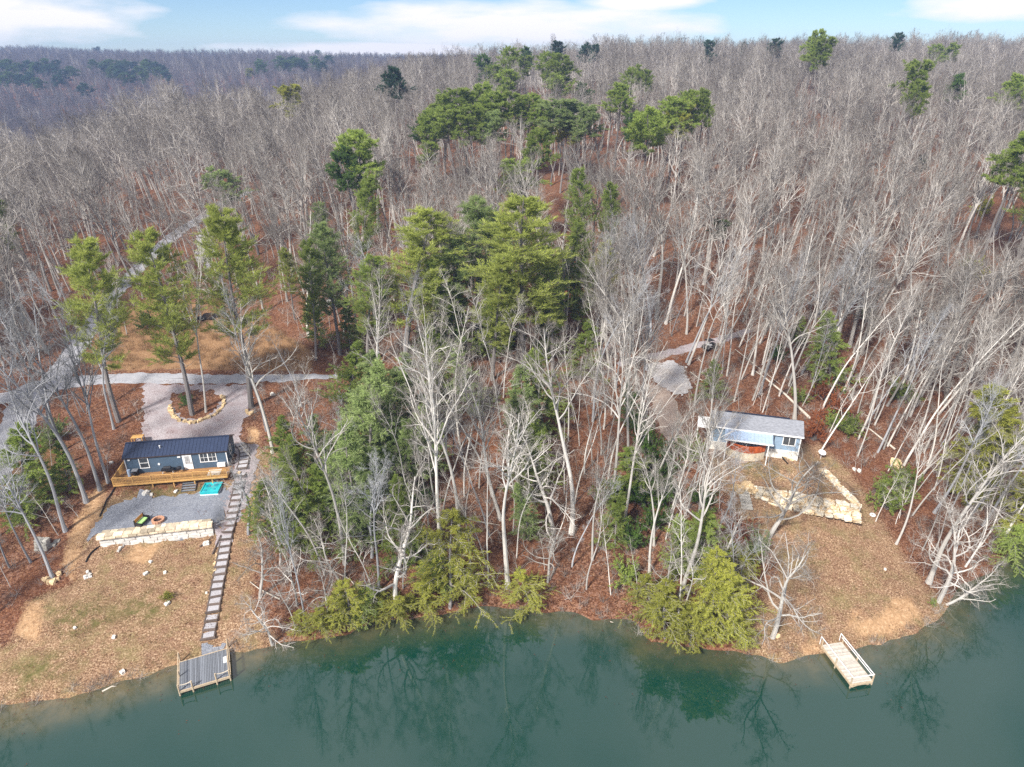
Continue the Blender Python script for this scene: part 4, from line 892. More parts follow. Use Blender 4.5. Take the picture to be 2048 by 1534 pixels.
    P2 = grow(rng, S, D, L2, 6, j, tr); R2 = radii(r2, r2 * .35, 6); V, Q = tubes(P2, R2, 3); cr.add(V, Q, lv=.3)
    S, D, r, t = kids(rng, P2, R2, c3, .2, 1, a0, a1); par = np.repeat(L2, c3)
    L3 = np.maximum(par * .45 * (1.2 - .6 * t), .35) * rng.uniform(.6, 1.2, len(t)); r3 = np.minimum(r * .65, .02)
    P3 = grow(rng, S, D, L3, 4, j * 1.1, tr); R3 = radii(r3, r3 * .5, 4); V, Q = tubes(P3, R3, 3); cr.add(V, Q, lv=.8)
    S, D, r, t = kids(rng, P3, R3, c4, .2, 1, a0, a1); par = np.repeat(L3, c4)
    V, Q, T = spikes(rng, S, D, np.maximum(par * .55, .25) * rng.uniform(.6, 1.2, len(t)), .0065); cr.add(V, Q, T, lv=1.0)
    return tk, cr, H
def blades(rng, pts, dirs, m, Ln, wd, spread, up=0.0):
    B = len(pts); p = np.repeat(pts, m, 0); d = nrm(np.repeat(dirs, m, 0) + rng.normal(size=(B * m, 3)) * spread + [0, 0, up])
    p = p + rng.normal(size=p.shape) * Ln * .22
    l = Ln * rng.uniform(.6, 1.25, B * m)[:, None]; s = perp(d, rng.uniform(0, 6.28, B * m)) * wd * rng.uniform(.7, 1.2, B * m)[:, None]
    V = np.stack([p - s, p + s, p + d * l + s * .3, p + d * l - s * .3], 1); i = np.arange(B * m)[:, None] * 4
    return V.reshape(-1, 3), i + np.array([0, 1, 2, 3]), np.repeat(rng.uniform(0, 1, B * m), 4)
def walk(P, k, t0=.2):                    # k points along each polyline with directions
    B, n = P.shape[:2]; t = np.linspace(t0, 1, k) * (n - 1); i = np.minimum(t.astype(int), n - 2); f = (t - i)[None, :, None]
    q = P[:, i] * (1 - f) + P[:, i + 1] * f; d = nrm(P[:, i + 1] - P[:, i]); return q.reshape(-1, 3), d.reshape(-1, 3)
def evergreen(seed, kind):
    rng = np.random.default_rng(seed); one = lambda v: np.array([v], float); tk = Acc(); cr = Acc()
    if kind == 'white':
        H = 26; P = grow(rng, np.zeros((1, 3)), np.array([[0, 0, 1.]]), one(H), 16, .012, .02); Rt = radii(one(.30), one(.03), 16, .9)
        t0 = rng.uniform(.30, .40)
        S, D, r, t = kids(rng, P, Rt, 70, t0, .985, R(48), R(82), tpow=.95); u = (t - t0) / (1 - t0)
        Ln = (4.4 * np.clip(u / .25, .45, 1) * (1 - u) ** .7 + .7) * rng.uniform(.6, 1.15, len(t))
        r1 = np.minimum(r * .4, .055); P1 = grow(rng, S, D, Ln, 7, .05, .045); R1 = radii(r1, r1 * .3, 7)
        # dead grey branches below the live crown
        S, D, r, t = kids(rng, P, Rt, 16, .2, t0 + .08, R(70), R(100)); PD = grow(rng, S, D, rng.uniform(.8, 3.2, 16), 7, .06, .03); V, Q = tubes(PD, radii(np.full(16, .035), np.full(16, .008), 7), 3); tk.add(V, Q, lv=1.0)
        S, D, r, t = kids(rng, P1, R1, 11, .2, 1, R(30), R(62)); D[:, 2] = D[:, 2] * .75 + .1; L2 = np.repeat(Ln, 11) * .30 * rng.uniform(.6, 1.2, len(t)) + .25
        P2 = grow(rng, S, D, L2, 5, .08, .08); q, d = walk(P2, 5, .15); q2, d2 = walk(P1, 7, .4); q = np.concatenate([q, q2]); d = np.concatenate([d, d2])
        V, Q, lv = blades(rng, q, d, 8, .34, .026, .5, .45); cr.add(V, Q, lv=lv)
    elif kind == 'layered':
        H = 19; P = grow(rng, np.zeros((1, 3)), np.array([[rng.normal() * .05, rng.normal() * .05, 1.]]), one(H), 14, .04, .03); Rt = radii(one(.22), one(.04), 14, .9); t0 = rng.uniform(.6, .68)
        S, D, r, t = kids(rng, P, Rt, 30, t0, 1, R(45), R(88)); u = (t - t0) / (1 - t0)
        Ln = (3.9 * np.clip(u / .3, .6, 1) * (1.15 - u) ** .6) * rng.uniform(.5, 1.15, len(t)); r1 = np.minimum(r * .5, .07)
        P1 = grow(rng, S, D, Ln, 8, .11, .05); R1 = radii(r1, r1 * .3, 8)
        S, D, r, t = kids(rng, P1, R1, 8, .35, 1, R(30), R(75)); D[:, 2] *= .5; L2 = np.repeat(Ln, 8) * .32 * rng.uniform(.6, 1.2, len(t)) + .2
        P2 = grow(rng, S, D, L2, 5, .12, .06); q, d = walk(P2, 6, .3)
        V, Q, lv = blades(rng, q, d, 13, .34, .036, .75, .4); cr.add(V, Q, lv=lv)
    else:                                  # hemlock / young soft conifer: conical, branches to the ground
        H = 10; droop = {'hemlock': .05, 'shore': .20, 'shrub': 0.0}[kind]
        P = grow(rng, np.zeros((1, 3)), np.array([[rng.normal() * .04, rng.normal() * .04, 1.]]), one(H), 12, .03, .03); Rt = radii(one(.13), one(.015), 12)
        ns = 58 if kind != 'shore' else 44; S, D, r, t = kids(rng, P, Rt, ns, .06 if kind != 'shore' else .15, .99, R(60), R(88)); W = {'hemlock': .27, 'shore': .38, 'shrub': .5}[kind]
        Ln = H * W * ((1 - t) ** .75 + .05) * rng.uniform(.35, 1.3, len(t)); r1 = np.minimum(r * .35, .03)
        P1 = grow(rng, S, D, Ln, 7, .07, .02, droop); R1 = radii(r1, r1 * .25, 7)
        S, D, r, t = kids(rng, P1, R1, 9, .15, 1, R(35), R(60)); D[:, 2] *= .35; L2 = np.repeat(Ln, 9) * .30 * rng.uniform(.6, 1.2, len(t)) + .12
        P2 = grow(rng, S, D, L2, 5, .08, 0, droop * .8); q, d = walk(P2, 6, .12)
        V, Q, lv = blades(rng, q, d, 8 if kind != 'shore' else 6, .20, .026, .6, .05 if kind != 'shore' else -.12); cr.add(V, Q, lv=lv)
    V, Q = tubes(P, Rt, 8); tk.add(V, Q, lv=0.0); V, Q = tubes(P1, R1, 3); tk.add(V, Q, lv=.8); V, Q = tubes(P2, np.full(P2.shape[:2], .012), 3); tk.add(V, Q, lv=1.0)
    return tk, cr, H
def leafy(seed):                            # broad-leaved evergreen shrub (laurel, rhododendron), 2.6 m
    rng = np.random.default_rng(seed); tk = Acc(); cr = Acc(); n = 16
    a = rng.uniform(0, 6.28, n); D = np.stack([np.cos(a) * .8, np.sin(a) * .8, rng.uniform(.5, 1.6, n)], 1); S = rng.normal(size=(n, 3)) * [.15, .15, 0]
    P = grow(rng, S, D, rng.uniform(1.5, 2.8, n), 7, .14, .08); Rt = radii(np.full(n, .035), np.full(n, .01), 7); V, Q = tubes(P, Rt, 3); tk.add(V, Q, lv=.5)
    S, D, r, t = kids(rng, P, Rt, 9, .25, 1, R(30), R(70)); P2 = grow(rng, S, D, rng.uniform(.3, .9, len(t)), 4, .15, .05); V, Q = tubes(P2, np.full(P2.shape[:2], .008), 3); tk.add(V, Q, lv=1)
    q, d = walk(P2, 5, .3); V, Q, lv = blades(rng, q, d, 6, .17, .04, .8, .1); cr.add(V, Q, lv=lv); return tk, cr, 2.6

PROTO = {}
def proto(key, fn, seeds, bmat, cmat):
    out = []
    for s in seeds:
        tk, cr, H = fn(s); out.append((tk.mesh(key + '_trunk', bmat), cr.mesh(key + '_crown', cmat), H, tk, cr))
    PROTO[key] = out
proto('forest', lambda s: bare_tree(s, 'forest'), range(1, 10), M['bark_pale'], M['bark_pale'])
proto('pole', lambda s: bare_tree(s, 'pole'), range(30, 38), M['bark_pale'], M['bark_pale'])
proto('gnarly', lambda s: bare_tree(s, 'gnarly'), range(20, 27), M['bark_pale'], M['bark_pale'])
proto('sapling', lambda s: bare_tree(s, 'sapling'), range(40, 44), M['bark_pale'], M['bark_pale'])
proto('white', lambda s: evergreen(s, 'white'), range(60, 64), M['bark_pine'], M['needle_yellow'])
proto('layered', lambda s: evergreen(s, 'layered'), range(70, 75), M['bark_pine'], M['needle_green'])
proto('hemlock', lambda s: evergreen(s, 'hemlock'), range(80, 84), M['bark_pine'], M['needle_soft'])
proto('shore', lambda s: evergreen(s, 'shore'), range(90, 94), M['bark_pine'], M['needle_olive'])
proto('leafy', leafy, range(95, 98), M['bark_pine'], M['needle_green'])

UP = Vector((0, 0, 1)); trng = random.Random(5)
def plant(key, name, base, Hh, label, cat, group=None, axis_=None, wide=1.0, foliage=None, barkm=None, var=None, spin=None, sink=.15):
    v = trng.randrange(len(PROTO[key])) if var is None else var % len(PROTO[key]); tm, cm, H, _, _ = PROTO[key][v]
    s = Hh / H; o = bpy.data.objects.new(name, None); col.objects.link(o); o.empty_display_size = .3
    q = (Vector(axis_).normalized().to_track_quat('Z', 'Y') if axis_ is not None else Matrix.Identity(3).to_quaternion())
    sp_ = trng.uniform(0, 6.28) if spin is None else spin
    o.rotation_mode = 'QUATERNION'; o.rotation_quaternion = q @ Matrix.Rotation(sp_, 3, 'Z').to_quaternion()
    o.location = (base[0], base[1], base[2] - sink); o.scale = (s * wide, s * wide, s)
    tag(o, label, cat, group)
    for nm, me, mt in (('trunk', tm, barkm), ('crown', cm, foliage if key not in ('forest', 'gnarly', 'sapling', 'pole') else barkm)):
        c = link(nm, me, o)
        if mt: c.material_slots[0].link = 'OBJECT'; c.material_slots[0].material = M[mt]
    return o
def base_top(b, tpx):
    B = at(*b); d = raydir(*tpx); t = B[1] / d[1]; T = np.array((d[0] * t, B[1], CH + d[2] * t)); return B, T - B
OCC = []      # (x, y, clearance) of every planted thing
def from_px(key, name, b, tpx, label, cat, group=None, **k):
    B, ax = base_top(b, tpx); OCC.append((B[0], B[1], k.pop('clear', 3.0)))
    Hh = float(np.linalg.norm(ax)) ; return plant(key, name, B, Hh * k.pop('over', 1.0), label, cat, group, ax, **k)
def top_px(key, name, tpx, Hh, label, cat, group=None, **k):
    B = at(tpx[0], tpx[1], Hh); OCC.append((B[0], B[1], k.pop('clear', 3.0)))
    lean = (B[0] * .0005 + trng.uniform(-.03, .03), trng.uniform(-.03, .03), 1)
    return plant(key, name, B, Hh, label, cat, group, lean, **k)

# ---- bare trees one can tell apart: (base px, top px, kind, width, bark, label)
HB = [
 ((545,1290),(532,1185),'gnarly',1.3,'bark_pale','low tangled white tree at the water right of the grey dock'),
 ((520,1195),(478,1065),'gnarly',1.2,'bark_pale','white twisted tree right of the lower timber steps'),
 ((590,1258),(588,1120),'sapling',1.1,'bark_pale','thin white stem left of the long thin grey tree'),
 ((655,1245),(640,1100),'gnarly',.7,'bark_pale','curved white tree behind the leftmost hemlocks'),
 ((560,1130),(548,1000),'gnarly',.9,'bark_pale','twisted bare tree below the green conifer by the steps'),
 ((1095,1165),(1090,1060),'gnarly',1.3,'bark_pale','low white spreading tree near the middle of the shore'),
 ((105,1154),(-40,860),'forest',1.0,'bark_grey','thick grey leaning trunk ringed with stones at the left lakeside lawn'),
 ((131,1062),(10,700),'forest',1.0,'bark_grey','leaning grey trunk directly behind the stacked stone seat'),
 ((173,1004),(40,610),'forest',1.0,'bark_grey','tall leaning grey trunk at the head of the worn clay path'),
 ((200,980),(85,590),'forest',.9,'bark_grey','middle of three leaning grey trunks left of the dark cabin deck'),
 ((217,965),(140,600),'forest',.8,'bark_grey','grey leaning trunk closest to the end of the dark cabin deck'),
 ((228,858),(150,560),'forest',.8,'bark_grey','slim grey trunk between the side road and the gravel drive'),
 ((254,668),(212,468),'forest',.6,'bark_pale','lone slim bare tree on the bank inside the road bend'),
 ((412,825),(352,470),'forest',.6,'bark_pale','slim pale bare tree on the stone ringed island'),
 ((546,905),(500,560),'forest',1.05,'bark_pale','pale bare tree with brushy top right of the timber steps'),
 ((583,905),(556,700),'sapling',1.0,'bark_pale','thin pale tree right of the brushy topped tree by the steps'),
 ((497,1068),(436,925),'gnarly',1.2,'bark_grey','thin grey tree leaning over the timber steps toward the cabin'),
 ((612,1249),(528,925),'forest',.55,'bark_grey','long thin grey tree leaning left above the shore'),
 ((637,1096),(590,880),'forest',.6,'bark_pale','short crooked bare tree left of the green conifer strip'),
 ((690,1128),(636,700),'forest',.8,'bark_pale','tall pale tree bent left against the green conifer strip'),
 ((797,1226),(770,900),'gnarly',.8,'bark_pale','white many branched tree standing in the shore hemlocks'),
 ((886,1133),(858,590),'forest',.8,'bark_pale','tall slender straight tree above the widest shore hemlock'),
 ((919,1087),(896,640),'forest',.9,'bark_pale','pale tree with spreading top in the middle of the strip'),
 ((943,1165),(930,930),'sapling',1.0,'bark_pale','thin pale stem close to the shore hemlock'),
 ((977,1174),(966,900),'sapling',.8,'bark_pale','thin straight stem right of the widest shore hemlock'),
 ((1002,1039),(952,700),'forest',1.1,'bark_pale','forking pale tree behind the tall lakeside white trunk'),
 ((1016,1173),(1020,740),'forest',1.1,'bark_pale','tall white trunk rising at the middle of the shore'),
 ((1108,1066),(1086,870),'gnarly',1.3,'bark_pale','short white gnarled tree with a round tangled crown'),
 ((1143,1066),(1172,600),'forest',1.05,'bark_pale','smooth thick pale trunk right of the gnarled round crowned tree'),
 ((1185,1120),(1202,840),'forest',.8,'bark_pale','slim pale tree with curved foot near the lake cove'),
 ((1222,1007),(1250,600),'forest',.8,'bark_pale','tall straight trunk left of the dirt track'),
 ((1249,1041),(1312,700),'forest',.8,'bark_pale','pale trunk leaning right with a thin crown over the dirt track'),
 ((1257,937),(1274,560),'forest',.8,'bark_pale','very straight pale trunk crossing the pale gravel patch'),
 ((1222,1190),(1205,1040),'sapling',1.0,'bark_pale','crooked white sapling at the edge of the cove'),
 ((1299,1150),(1322,850),'forest',.85,'bark_pale','pale tree among laurels left of the blue cabin'),
 ((1321,1200),(1350,1070),'gnarly',.95,'bark_pale','low sprawling white tree above the right shore hemlock'),
 ((1361,1190),(1462,840),'forest',1.15,'bark_pale','large pale tree leaning right in front of the blue cabin porch'),
 ((1336,1046),(1392,800),'forest',.8,'bark_pale','slim tree leaning toward the blue cabin path'),
 ((1413,1185),(1440,1010),'gnarly',1.15,'bark_pale','white tangled tree between hemlocks and stone wall'),
 ((1393,1060),(1448,700),'forest',.8,'bark_pale','bare tree crossing the left end of the blue cabin'),
 ((1536,1075),(1570,880),'gnarly',1.25,'bark_pale','bare tree with fanned branches in front of the stone wall'),
 ((1545,1275),(1592,1040),'gnarly',1.0,'bark_pale','wide spreading white tree on the point left of the pale dock'),
 ((1792,1088),(1905,840),'forest',.8,'bark_pale','pale leaning trunk right of the lawn edge, nearest the small ring'),
 ((1857,1166),(1975,800),'forest',1.2,'bark_pale','thick pale trunk leaning right over the lake arm'),
 ((1877,1204),(1950,1000),'gnarly',1.1,'bark_pale','twiggy white tree at the tip of the leaf covered point'),
 ((1892,1208),(2020,1120),'gnarly',1.1,'bark_pale','low tree reaching out sideways over the water at the point'),
 ((1751,1043),(1800,940),'sapling',1.2,'bark_pale','thin stem in front of the round green shrub by the lawn'),
 ((1589,838),(1650,520),'forest',1.1,'bark_pale','pale forked tree just behind the right end of the blue cabin'),
 ((1505,750),(1545,500),'forest',1.0,'bark_pale','thick straight trunk at the upper end of the long fallen trunk'),
 ((1440,690),(1475,470),'forest',1.0,'bark_pale','thick pale tree beside the parked dark cart'),
 ((1640,905),(1745,700),'sapling',1.1,'bark_pale','thin stem rising beside the white dish'),
 ((1700,800),(1800,560),'forest',.9,'bark_pale','leaning pale tree above the rust leaved saplings'),
 ((1795,795),(1910,560),'forest',.95,'bark_pale','long curved leaning trunk on the right hillside'),
]
for b_, t_, k_, w_, bk, lb in HB:
    from_px(k_, 'bare_tree', b_, t_, lb, 'tree', 'leafless trees', wide=w_, barkm=bk, clear=2.4)

# ---- evergreens: hand placed
def P_(b, t, w, f, lb, var=None): from_px('white', 'pine_tree', b, t, lb, 'pine tree', 'tall yellow-green pines', wide=w, foliage=f, var=var, clear=3.5)
P_((385,830),(298,462),1.25,'needle_yellow','tall yellow-green pine rising from the stone ringed island',0)
P_((503,815),(452,425),1.3,'needle_yellow','tall yellow-green pine at the right edge of the gravel drive',1)
P_((238,843),(118,478),1.25,'needle_yellow','dark trunked yellow-green pine left of the gravel drive',2)
P_((812,740),(792,425),2.1,'needle_yellow','broadest yellow-green pine with bare side branches in the centre',3)
P_((1050,750),(1038,392),1.95,'needle_yellow','tallest broad pine right of centre above the strip',0)
P_((955,690),(932,405),1.7,'needle_soft','blue-green pine left of the tallest broad pine',1)
P_((720,600),(715,345),1.0,'needle_green','slender dark green pine behind the broadest pine',2)
P_((680,710),(668,450),1.3,'needle_soft','soft green pine left of the slender dark pine',3)
P_((905,720),(905,470),1.4,'needle_soft','soft green pine between the two broad pines',0)
P_((1150,640),(1140,440),1.3,'needle_green','green pine right behind the tallest broad pine',2)
P_((1205,660),(1205,480),1.2,'needle_olive','olive pine at the right end of the evergreen belt',1)
P_((590,640),(560,500),1.2,'needle_yellow','yellowish pine beyond the end of the road',1)
P_((870,740),(862,520),1.4,'needle_green','green pine tucked against the right side of the broadest pine',1)
P_((985,760),(978,500),1.5,'needle_yellow','yellowish pine left of the foot of the tallest broad pine',3)
P_((735,740),(742,510),1.4,'needle_green','green pine tucked against the left side of the broadest pine',0)
P_((1105,740),(1102,500),1.4,'needle_green','green pine tucked against the right side of the tallest pine',2)
P_((655,580),(648,400),1.1,'needle_soft','thin crowned greyish pine beside the slender dark pine',3)
P_((632,720),(618,480),.9,'needle_green','narrow green pine by the end of the road',0)
P_((1225,560),(1236,365),1.1,'needle_green','green pine right of the tallest broad pine',1)
P_((1170,560),(1182,335),1.1,'needle_green','taller of two green pines under the hilltop cluster',2)
P_((30,560),(12,395),1.3,'needle_green','green pine cut by the left edge of the photo',3)
P_((1150,700),(1160,520),1.2,'needle_green','green pine crown half hidden by a bare tree right of centre',2)
P_((2030,560),(2075,250),1.2,'needle_green','green pine cut by the right edge of the photo',1)
HL = [((720,1080),(722,930),1.1,'needle_soft','feathery conifer low between the lean trunks'),((830,1120),(825,990),1.1,'needle_soft','conifer above the white many branched tree'),((560,930),(562,830),1.2,'needle_green','small conifer right of the upper timber steps'),((775,960),(770,800),1.1,'needle_soft','feathery conifer behind the tall one in the strip'),((680,1000),(672,870),1.1,'needle_soft','soft conifer in the left of the strip'),((1040,940),(1030,790),1.0,'needle_soft','soft conifer left of the bright narrow one'),((1075,970),(1078,820),1.0,'needle_green','conifer right of the bright narrow one'),((880,800),(880,650),1.2,'needle_green','conifer below the soft green pine'),((1160,760),(1160,640),1.3,'needle_green','conifer left of the driveway end'),((940,830),(935,690),1.2,'needle_soft','conifer below the yellowish pine'),((750,880),(745,700),1.2,'needle_soft','conifer at the top of the green strip'),((1420,800),(1415,720),1.3,'needle_green','small conifer right of the pale gravel'),((1230,1090),(1232,1000),1.4,'needle_green','low conifer by the cove'),((740,985),(735,735),1.15,'needle_soft','tall feathery conifer in the middle of the green strip'),((735,1080),(690,860),1.1,'needle_soft','feathery conifer below the tall one in the strip'),
 ((780,890),(772,730),1.1,'needle_soft','soft green conifer under the broadest pine'),((600,1010),(565,880),1.25,'needle_green','green conifer right of the timber steps'),
 ((625,1110),(590,960),1.2,'needle_green','lower green conifer beside the lean bare trunks'),((1060,900),(1055,735),1.0,'needle_soft','bright narrow conifer below the tallest pine'),
 ((1050,1010),(1048,850),.9,'needle_green','lower conifer in the middle of the strip'),((850,960),(848,800),1.0,'needle_soft','soft conifer behind the slender straight tree'),
 ((640,950),(640,820),1.0,'needle_soft','small conifer between the steps and the strip'),((1130,640),(1125,500),1.3,'needle_dark','dark conifer in the gap right of the tallest pine'),
 ((1015,700),(1010,600),1.3,'needle_dark','dark small conifer under the tallest pine'),((640,690),(630,590),1.0,'needle_green','small conifer beside the white tank'),
 ((1665,790),(1672,625),1.0,'needle_green','young bright conifer behind the rust leaved saplings'),((2010,1010),(1985,770),1.3,'needle_olive','yellow-green conifer beside the lake arm'),
 ((60,1030),(30,860),1.4,'needle_green','green conifer at the left edge near the stone seat'),((145,985),(115,880),1.0,'needle_green','small green conifer behind the leaning grey trunks'),
 ((345,660),(330,560),1.3,'needle_green','green conifer on the bank behind the island'),((810,1140),(770,960),1.0,'needle_green','green conifer rising above the left shore hemlocks'),
 ((1270,860),(1265,760),1.1,'needle_dark','dark conifer beside the dirt track'),((1600,690),(1605,630),1.3,'needle_green','low conifer by the driveway behind the blue cabin'),
 ((760,640),(755,560),1.4,'needle_dark','dark conifer filling the gap under the broadest pine'),((900,720),(895,560),1.3,'needle_soft','soft conifer between the two broad pines'),((700,700),(690,600),1.2,'needle_green','green conifer left of the broadest pine'),
 ((850,720),(860,620),1.4,'needle_soft','soft green conifer right of the broadest pine'),((1100,720),(1105,600),1.4,'needle_green','green conifer right below the tallest pine'),((980,720),(985,580),1.3,'needle_green','green conifer left below the tallest pine'),
 ((760,1040),(757,880),1.1,'needle_soft','feathery conifer low in the green strip'),((700,930),(705,780),1.2,'needle_soft','feathery conifer left of the tall one in the strip'),((800,1010),(800,840),1.0,'needle_soft','feathery conifer right of the tall one in the strip'),((660,1060),(655,920),1.2,'needle_green','green conifer in the lower left of the strip'),((840,860),(838,700),1.3,'needle_soft','soft conifer below the right side of the broadest pine'),((690,820),(700,670),1.2,'needle_green','green conifer below the left side of the broadest pine'),((1085,860),(1090,690),1.2,'needle_green','green conifer below the right side of the tallest pine'),((540,1080),(545,960),1.2,'needle_green','green conifer close to the lower timber steps'),((1370,1150),(1365,1040),1.3,'needle_green','green conifer above the large shore hemlock'),((1270,1000),(1275,880),1.5,'needle_green','green conifer between the pale trunks left of the blue cabin'),((1060,1080),(1045,960),1.0,'needle_soft','small conifer left of the gnarled round crowned tree')]
for b_, t_, w_, f_, lb in HL: from_px('hemlock', 'conifer', b_, t_, lb, 'conifer', 'young conifers', wide=w_, foliage=f_, clear=2.0)
SH = [((670,1255),(668,1205),1.4,'needle_olive','hemlock between the two leftmost overhanging ones'),((725,1245),(722,1190),1.3,'needle_green','greener hemlock behind the second overhanging one'),((785,1235),(788,1190),1.5,'needle_olive','hemlock right of the one dipping into the water'),((945,1212),(940,1150),1.1,'needle_olive','hemlock at the right end of the left fringe'),((870,1180),(868,1110),1.0,'needle_green','green hemlock just behind the widest one'),((1310,1240),(1308,1180),1.3,'needle_olive','small hemlock at the left end of the right shore group'),((1480,1290),(1480,1240),1.2,'needle_olive','small hemlock at the right end of the right shore group'),((640,1262),(632,1215),1.3,'needle_olive','leftmost yellow-green hemlock overhanging the lake'),((700,1250),(690,1180),1.3,'needle_olive','second hemlock overhanging the left shore'),((752,1240),(748,1195),1.3,'needle_olive','small hemlock dipping into the water'),
 ((815,1225),(820,1195),1.2,'needle_olive','low hemlock below the white many branched tree'),((900,1215),(885,1085),1.15,'needle_olive','widest shore hemlock with branches over the dark water'),((850,1228),(845,1180),1.5,'needle_olive','low hemlock beside the widest one'),
 ((1065,1222),(1068,1165),1.5,'needle_olive','small hemlock hanging over the middle of the bank'),((1330,1275),(1335,1190),1.3,'needle_olive','left hemlock of the right shore group'),((1420,1285),(1425,1150),.8,'needle_olive','large hemlock of the right shore group'),
 ((1380,1290),(1385,1230),1.5,'needle_olive','low hemlock drooping far over the water'),((1455,1270),(1460,1160),1.1,'needle_olive','hemlock beside the leaf covered point'),((1390,1160),(1395,1060),1.2,'needle_green','green hemlock behind the right shore group'),
 ((1465,1175),(1470,1110),1.5,'needle_olive','small hemlock below the stone wall'),((2052,1085),(2040,1020),1.6,'needle_olive','hemlock over the lake arm at the right edge'),((2015,1120),(2010,1060),1.3,'needle_green','green hemlock on the bank of the lake arm'),((600,1270),(596,1235),1.2,'needle_olive','tiny bright hemlock beside the leftmost overhanging one')]
for b_, t_, w_, f_, lb in SH: from_px('shore', 'hemlock_tree', b_, t_, lb, 'hemlock', 'hemlocks along the shore', wide=w_ * 1.3, over=1.3, foliage=f_, clear=1.6)
LS = [((1300,960),6,'leaf_laurel','tall dark laurel thicket left of the blue cabin'),((1285,1010),5,'leaf_laurel','dark laurel below the laurel thicket'),((1220,1000),3,'needle_green','small laurel between two pale trunks'),((1265,1100),4,'leaf_laurel','laurel above the right shore hemlock'),
 ((1330,1010),5,'leaf_laurel','laurel nearest the blue cabin path'),((1290,900),4,'leaf_laurel','laurel at the foot of the dirt track'),((1380,920),4,'needle_green','laurel beside the porch path'),((1770,1015),4.2,'needle_green','round green shrub at the edge of the right lawn'),((1798,980),3.5,'needle_green','green shrub behind the round one on the right'),
 ((1692,865),3.2,'needle_green','green shrub right of the white dish'),((1660,850),2.6,'needle_green','small green shrub above the white dish'),((1800,800),3.5,'needle_green','green shrub on the right hillside'),((1595,800),2.2,'needle_green','small shrub behind the blue cabin'),((1640,840),2.2,'leaf_rust','rust leaved shrub behind the dish'),
 ((1510,1110),3.5,'needle_soft','pale green shrub below the stone wall'),((1485,1075),3,'leaf_rust','rust leaved bush below the stone wall'),((1250,1160),3,'needle_green','green shrub near the cove'),
 ((300,655),3.2,'leaf_laurel','dark green shrub on the bank inside the road bend'),((376,808),1.8,'needle_dark','dark little conical shrub on the stone ringed island'),((230,575),3,'needle_soft','green shrub by the far road'),((210,640),3,'needle_green','green shrub beside the road bend'),
 ((115,880),3.5,'needle_soft','green shrub beneath the leaning grey trunks'),((50,1040),3,'needle_soft','green shrub at the left edge'),((580,950),3.0,'needle_green','green shrub right of the steps'),((560,990),2.5,'needle_green','lower green shrub right of the steps'),((1385,1075),2.4,'leaf_rust','rust leaved bush among the laurels'),
 ((336,1197),1.1,'needle_olive','small yellow-green bush alone on the left lawn'),((1865,1208),.8,'needle_green','tiny green tuft at the tip of the right lawn'),((1730,640),3,'needle_soft','green shrub beside the upper driveway'),((1555,720),3,'leaf_laurel','dark laurel on the slope behind the blue cabin'),((1940,560),5,'needle_olive','olive shrub on the far right hillside'),
 ((1965,430),5,'needle_olive','olive shrub high on the right hillside'),((660,1000),3,'leaf_laurel','laurel in the green strip'),((850,1010),3,'leaf_laurel','laurel behind the tall slender tree'),((1400,1010),3,'leaf_laurel','laurel in front of the porch'),((1310,1060),4,'leaf_laurel','laurel under the pale tree')]
for b_, h_, f_, lb in LS:
    B = at(*b_); OCC.append((B[0], B[1], h_ * .35)); plant('leafy', 'shrub', B, h_, lb, 'shrub', 'evergreen shrubs', foliage=f_, wide=trng.uniform(.8, 1.1) * (1 if h_ < 4 else .8), sink=.05)
RU = [((1650,800),3.8),((1625,880),4),((1670,830),4.5),((1690,760),4)]
for b_, h_ in RU:
    B = at(*b_); OCC.append((B[0], B[1], 1)); plant('leafy', 'beech_sapling', B, h_, 'young beech with rust coloured leaves right of the blue cabin', 'sapling', 'rust leaved beech saplings', foliage='leaf_rust', wide=.7, sink=.05)

